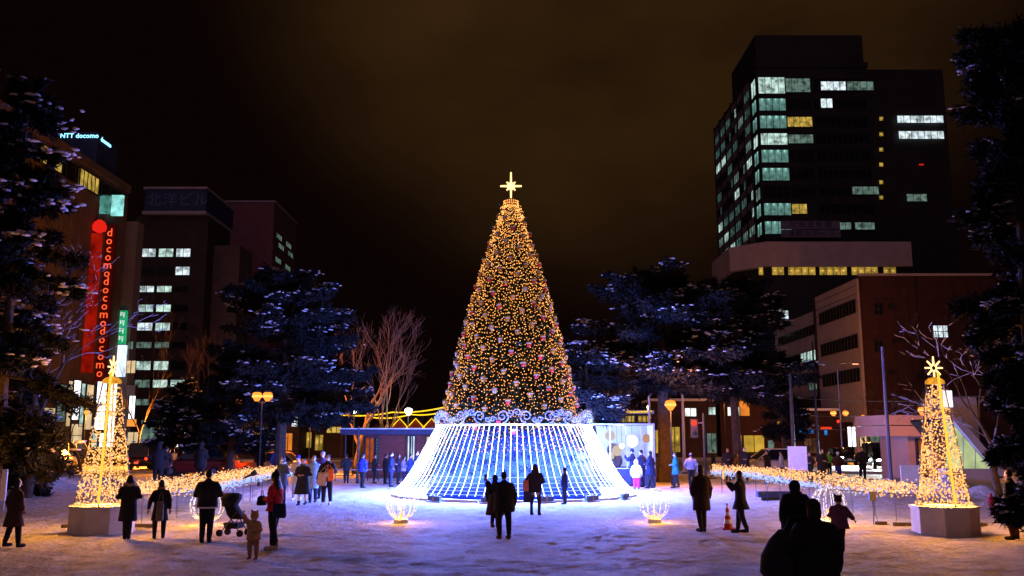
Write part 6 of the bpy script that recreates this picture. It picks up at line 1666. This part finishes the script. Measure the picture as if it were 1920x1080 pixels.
# --- queue by the kiosk
person('person in a bright blue jacket standing in the queue', 679, 915, 850, R(-40), BLUEC, 0.47, K_, K_, ('pocket', 'pocket'), 'short', bulk=1.2, stance=0.03, far=True)
person('dark figure by the kiosk left of the bright blue jacket', 649, 903, 851, R(20), K_, 0.40, K_, K_, ('pocket', 'pocket'), 'short', D=49)
person('thin dark figure right of the bright blue jacket', 701, 903, 852, R(-80), K_, 0.40, K_, K_, ('front', 'front'), 'short', D=49)
person('person in navy standing sideways in the queue', 732, 913, 847, R(-75), NAVY, 0.42, NAVY, K_, ('front', 'pocket'), 'short', mask=True, bulk=1.25, far=True)
person('dark backed person left of the person in navy', 722, 908, 851, R(-60), K_, 0.42, K_, K_, ('front', 'front'), 'short', D=48.5)
person('person in a dark coat facing the kiosk doorway', 746, 906, 851, R(-90), (0.03, 0.025, 0.05), 0.40, K_, K_, ('front', 'front'), 'bob', D=48)
person('person in a lilac jacket in the queue near the light skirt', 756, 908, 855, R(-80), LILAC, 0.48, NAVY, K_, ('front', 'front'), 'bob', D=47, bulk=1.15)
person('person in a blue coat in the queue near the light skirt', 769, 910, 851, R(-85), (0.04, 0.07, 0.3), 0.36, NAVY, K_, ('front', 'front'), 'short', D=46.5, bulk=1.2)
person('navy dressed person with fair face closest to the light skirt', 780, 908, 845, R(-95), NAVY, 0.40, NAVY, K_, ('phone', 'phone'), 'short', D=46, mask=True)
# --- centre
p, hd, H = person('dark coated person taking a photo in front of the skirt', 945, 1010, 884, R(18), K_, 0.40, K_, (0.10, 0.03, 0.025), ('side', 'down'), 'short', bulk=1.45, stance=0.075, hemw=1.0)
phone(hd[0] + Vector((-0.02, 0.02, 0.05)), 'dark phone held up by the person before the skirt', R(18))
person('person in a flared dark coat huddled left of the photographing one', 928, 990, 890, R(-20), K_, 0.24, K_, (0.08, 0.03, 0.025), ('down', 'front'), 'short', 'hood', K_, hemw=1.35, bulk=1.2, stance=0.035, stride=0.05)
p, hd, H = person('slim woman with long hair facing the skirt in a short dark jacket', 1004, 966, 870, R(-15), (0.01, 0.01, 0.025), 0.44, K_, K_, ('pocket', 'front'), 'long', stance=0.078, bulk=1.2, hemw=0.95, legw=0.8)
handbag(p.location + Vector((-0.30, -0.05, 0.90)), (0.20, 0.13, 0.34), (0.42, 0.16, 0.14), 'pinkish bag hanging left of the slim woman', p.location + Vector((-0.16, 0, 1.30)), kind='shoulder_bag')
handbag(p.location + Vector((-0.26, -0.02, 0.60)), (0.24, 0.12, 0.42), (0.015, 0.02, 0.08), 'navy carrier bag held low by the slim woman', None, kind='carrier_bag')
person('boy in a navy jacket standing sideways close to the skirt', 1059, 946, 877, R(60), (0.02, 0.03, 0.12), 0.46, NAVY, K_, ('pocket', 'front'), 'short', stance=0.03, head_scale=1.25, bulk=1.1)
# --- right of the skirt
person('child in a white coat and pink trousers', 1194, 918, 863, R(-10), WHT, 0.40, PINK, (0.05, 0.08, 0.25), ('slack', 'slack'), 'none', 'hood', WHT, head_scale=1.45, bulk=1.35, stance=0.065, legw=1.3, far=True)
person('person in navy with raised hand before the pavilion glass', 1187, 912, 841, R(70), NAVY, 0.38, NAVY, K_, ('phone', 'phone'), 'short', 'beanie', NAVY, stance=0.04)
person('person in dark clothes between the two taller ones by the pavilion', 1204, 914, 843, R(40), NAVY, 0.44, NAVY, K_, ('front', 'pocket'), 'short', mask=True)
person('person in a long navy coat striding by the pavilion corner', 1221, 916, 845, R(60), (0.012, 0.015, 0.05), 0.34, K_, K_, ('front', 'pocket'), 'bob', mask=True, stride=0.10, bulk=1.2, stance=0.05)
person('person in a teal coat walking left past the pine trunk', 1268, 915, 848, R(80), TEAL, 0.38, K_, K_, ('front', 'front'), 'short', mask=True, stride=0.06, bulk=1.1, stance=0.03)
person('person in a grey jacket and black trousers with back turned near the pine', 1297, 912, 849, R(-5), GREYC, 0.50, K_, K_, ('pocket', 'pocket'), 'short', 'beanie', (0.12, 0.11, 0.18), stride=0.05, bulk=1.2, stance=0.06)
p, hd, H = person('tall person in an ankle reaching dark brown coat with back half turned', 1317, 998, 872, R(25), (0.028, 0.014, 0.010), 0.32, K_, K_, ('pocket', 'down'), 'bob', hemw=1.02, bulk=1.22, stance=0.05, stride=0.03, mask=True)
p, hd, H = person('photographer in a dark flared jacket raising a phone in both hands', 1391, 1001, 882, R(62), K_, 0.38, K_, K_, (((0.15, 0.10, 0.66), (0.05, 0.22, 0.76))), 'bob', scarf=None, hemw=1.22, bulk=1.05, stance=0.075, stride=0.075, mask=True) if False else person('photographer in a dark flared jacket raising a tablet in both hands', 1391, 1001, 882, R(62), K_, 0.38, K_, K_, (((0.12, 0.10, 0.70), (0.05, 0.20, 0.80)), ((0.12, 0.10, 0.70), (0.05, 0.20, 0.80))), 'bob', hemw=1.22, bulk=1.05, stance=0.05, stride=0.085, mask=True)
mid = (hd[0] + hd[1]) / 2
phone(mid + Vector((-0.08, 0.02, 0.16)), 'dark tablet held up by the photographer beside the traffic cone', R(62), True)
# --- near family
p, hd, H = person('big dark adult in near foreground seen from behind carrying a child', 1538, 1190, 943, R(8), (0.006, 0.006, 0.007), 0.40, K_, K_, ('chest', 'down'), 'bob', 'beanie', (0.008, 0.008, 0.009), bulk=1.45, D=11.2, h=1.66, fingers=True)
person('hooded child carried high on the arm of the near adult', 1497, 1060, 903, R(-5), (0.006, 0.006, 0.007), 0.34, K_, K_, ('down', 'front'), 'none', 'hood', (0.008, 0.008, 0.009), D=11.6, z0=at(1497, 1052, 11.6).z, bulk=1.7, head_scale=1.25, legw=1.4, stance=0.07, hemw=1.0)
MBq = thing('baby_carrier_bag', at(1478, 1050, 11.4), 'large rounded black bag hanging left of the near adult', 'bag')
MB().loft([((0.0, 0, 0.36), (1, 0, 0), (0, 1, 0), 0.10, 0.08), ((-0.03, 0, 0.24), (1, 0, 0), (0, 1, 0), 0.19, 0.15), ((-0.06, 0, 0.05), (1, 0, 0), (0, 1, 0), 0.27, 0.2), ((-0.07, 0, -0.14), (1, 0, 0), (0, 1, 0), 0.28, 0.21), ((-0.02, 0, -0.30), (1, 0, 0), (0, 1, 0), 0.22, 0.17), ((0.02, 0, -0.36), (1, 0, 0), (0, 1, 0), 0.13, 0.1)], 18).build('pouch', M_BLACK, MBq, smooth=True)
MB().path([(-0.1, -0.02, 0.2), (0.05, 0.0, 0.5), (0.28, 0.0, 0.52), (0.3, 0, 0.2)], 0.022, 6).build('strap', M_BLACK, MBq)
person('child in a purple coat and eared hat with arms held out', 1577, 1035, 931, R(-20), PURP, 0.42, K_, K_, ('front', 'out'), 'none', 'ears', (0.03, 0.012, 0.025), bulk=1.35, head_scale=1.35, stance=0.035, hemw=1.15, legw=1.05)
# --- background right
person('dark figure standing in front of the headlights on the right street', 1618, 894, 838, R(170), K_, 0.46, K_, K_, ('pocket', 'pocket'), 'short', D=53, bulk=1.25, stance=0.06)
person('figure in blue trousers before the dazzling headlights', 1573, 896, 847, R(160), BROWN, 0.50, (0.02, 0.03, 0.2), K_, ('pocket', 'pocket'), 'short', 'beanie', WHT, D=52, bulk=1.2)
person('broad dark figure left of the one in blue trousers', 1543, 893, 842, R(190), K_, 0.36, K_, K_, ('front', 'front'), 'short', D=50, bulk=1.4)
person('slight dark figure right of the white notice board', 1520, 892, 848, R(150), K_, 0.36, K_, K_, ('front', 'front'), 'bob', D=50)
person('person in a green vest walking behind the broad dark figure', 1555, 880, 846, R(180), (0.15, 0.55, 0.05), 0.5, K_, K_, ('down', 'down'), 'short', D=60)
person('masked figure in black behind the right bank, before the yellow shop', 1397, 890, 838, R(170), K_, 0.40, K_, K_, ('front', 'front'), 'short', mask=True, D=51, bulk=1.25)
person('dark figure left of the masked one behind the right bank', 1366, 890, 840, R(160), K_, 0.40, K_, K_, ('front', 'pocket'), 'short', D=52, bulk=1.2)
person('figure in an orange lit jacket behind the right bank', 1385, 889, 850, R(150), TAN, 0.45, K_, K_, ('front', 'front'), 'short', D=53)
person('dark small figure beyond the pine trunk near the shops', 1338, 880, 843, R(90), K_, 0.42, K_, K_, ('down', 'down'), 'short', D=58)
person('person in a pale jacket beside the white estate car', 1466, 888, 846, R(60), (0.35, 0.35, 0.33), 0.42, K_, K_, ('down', 'front'), 'short', D=53)
person('dark clothed figure standing by the white estate car door', 1440, 888, 845, R(100), K_, 0.40, K_, K_, ('front', 'front'), 'short', D=53.5, bulk=1.3)
person('dark figure in purple by the canopy edge', 1719, 897, 842, R(80), (0.05, 0.02, 0.07), 0.36, K_, K_, ('front', 'front'), 'short', D=50)
# --- right edge
person('small child in pink crouching by the snow bank on the right', 1860, 962, 926, R(60), (0.20, 0.018, 0.06), 0.32, (0.16, 0.012, 0.05), K_, ('front', 'front'), 'none', 'hood', (0.20, 0.018, 0.06), D=30, bulk=2.2, head_scale=1.5, legw=1.8, stance=0.12)
person('adult in dark clothes mostly hidden by the spruce at right edge', 1902, 1008, 880, R(40), K_, 0.40, (0.09, 0.03, 0.025), K_, ('down', 'down'), 'short', D=22.3, stance=0.075)
person('dark figure beside the two pine trunks on the left', 487, 885, 836, R(0), K_, 0.4, K_, K_, ('down', 'down'), 'short', D=55)
person('person in a dark blue coat among the left pine trunks', 516, 889, 838, R(30), (0.02, 0.03, 0.12), 0.4, K_, K_, ('down', 'down'), 'short', D=54)
flush_remesh()
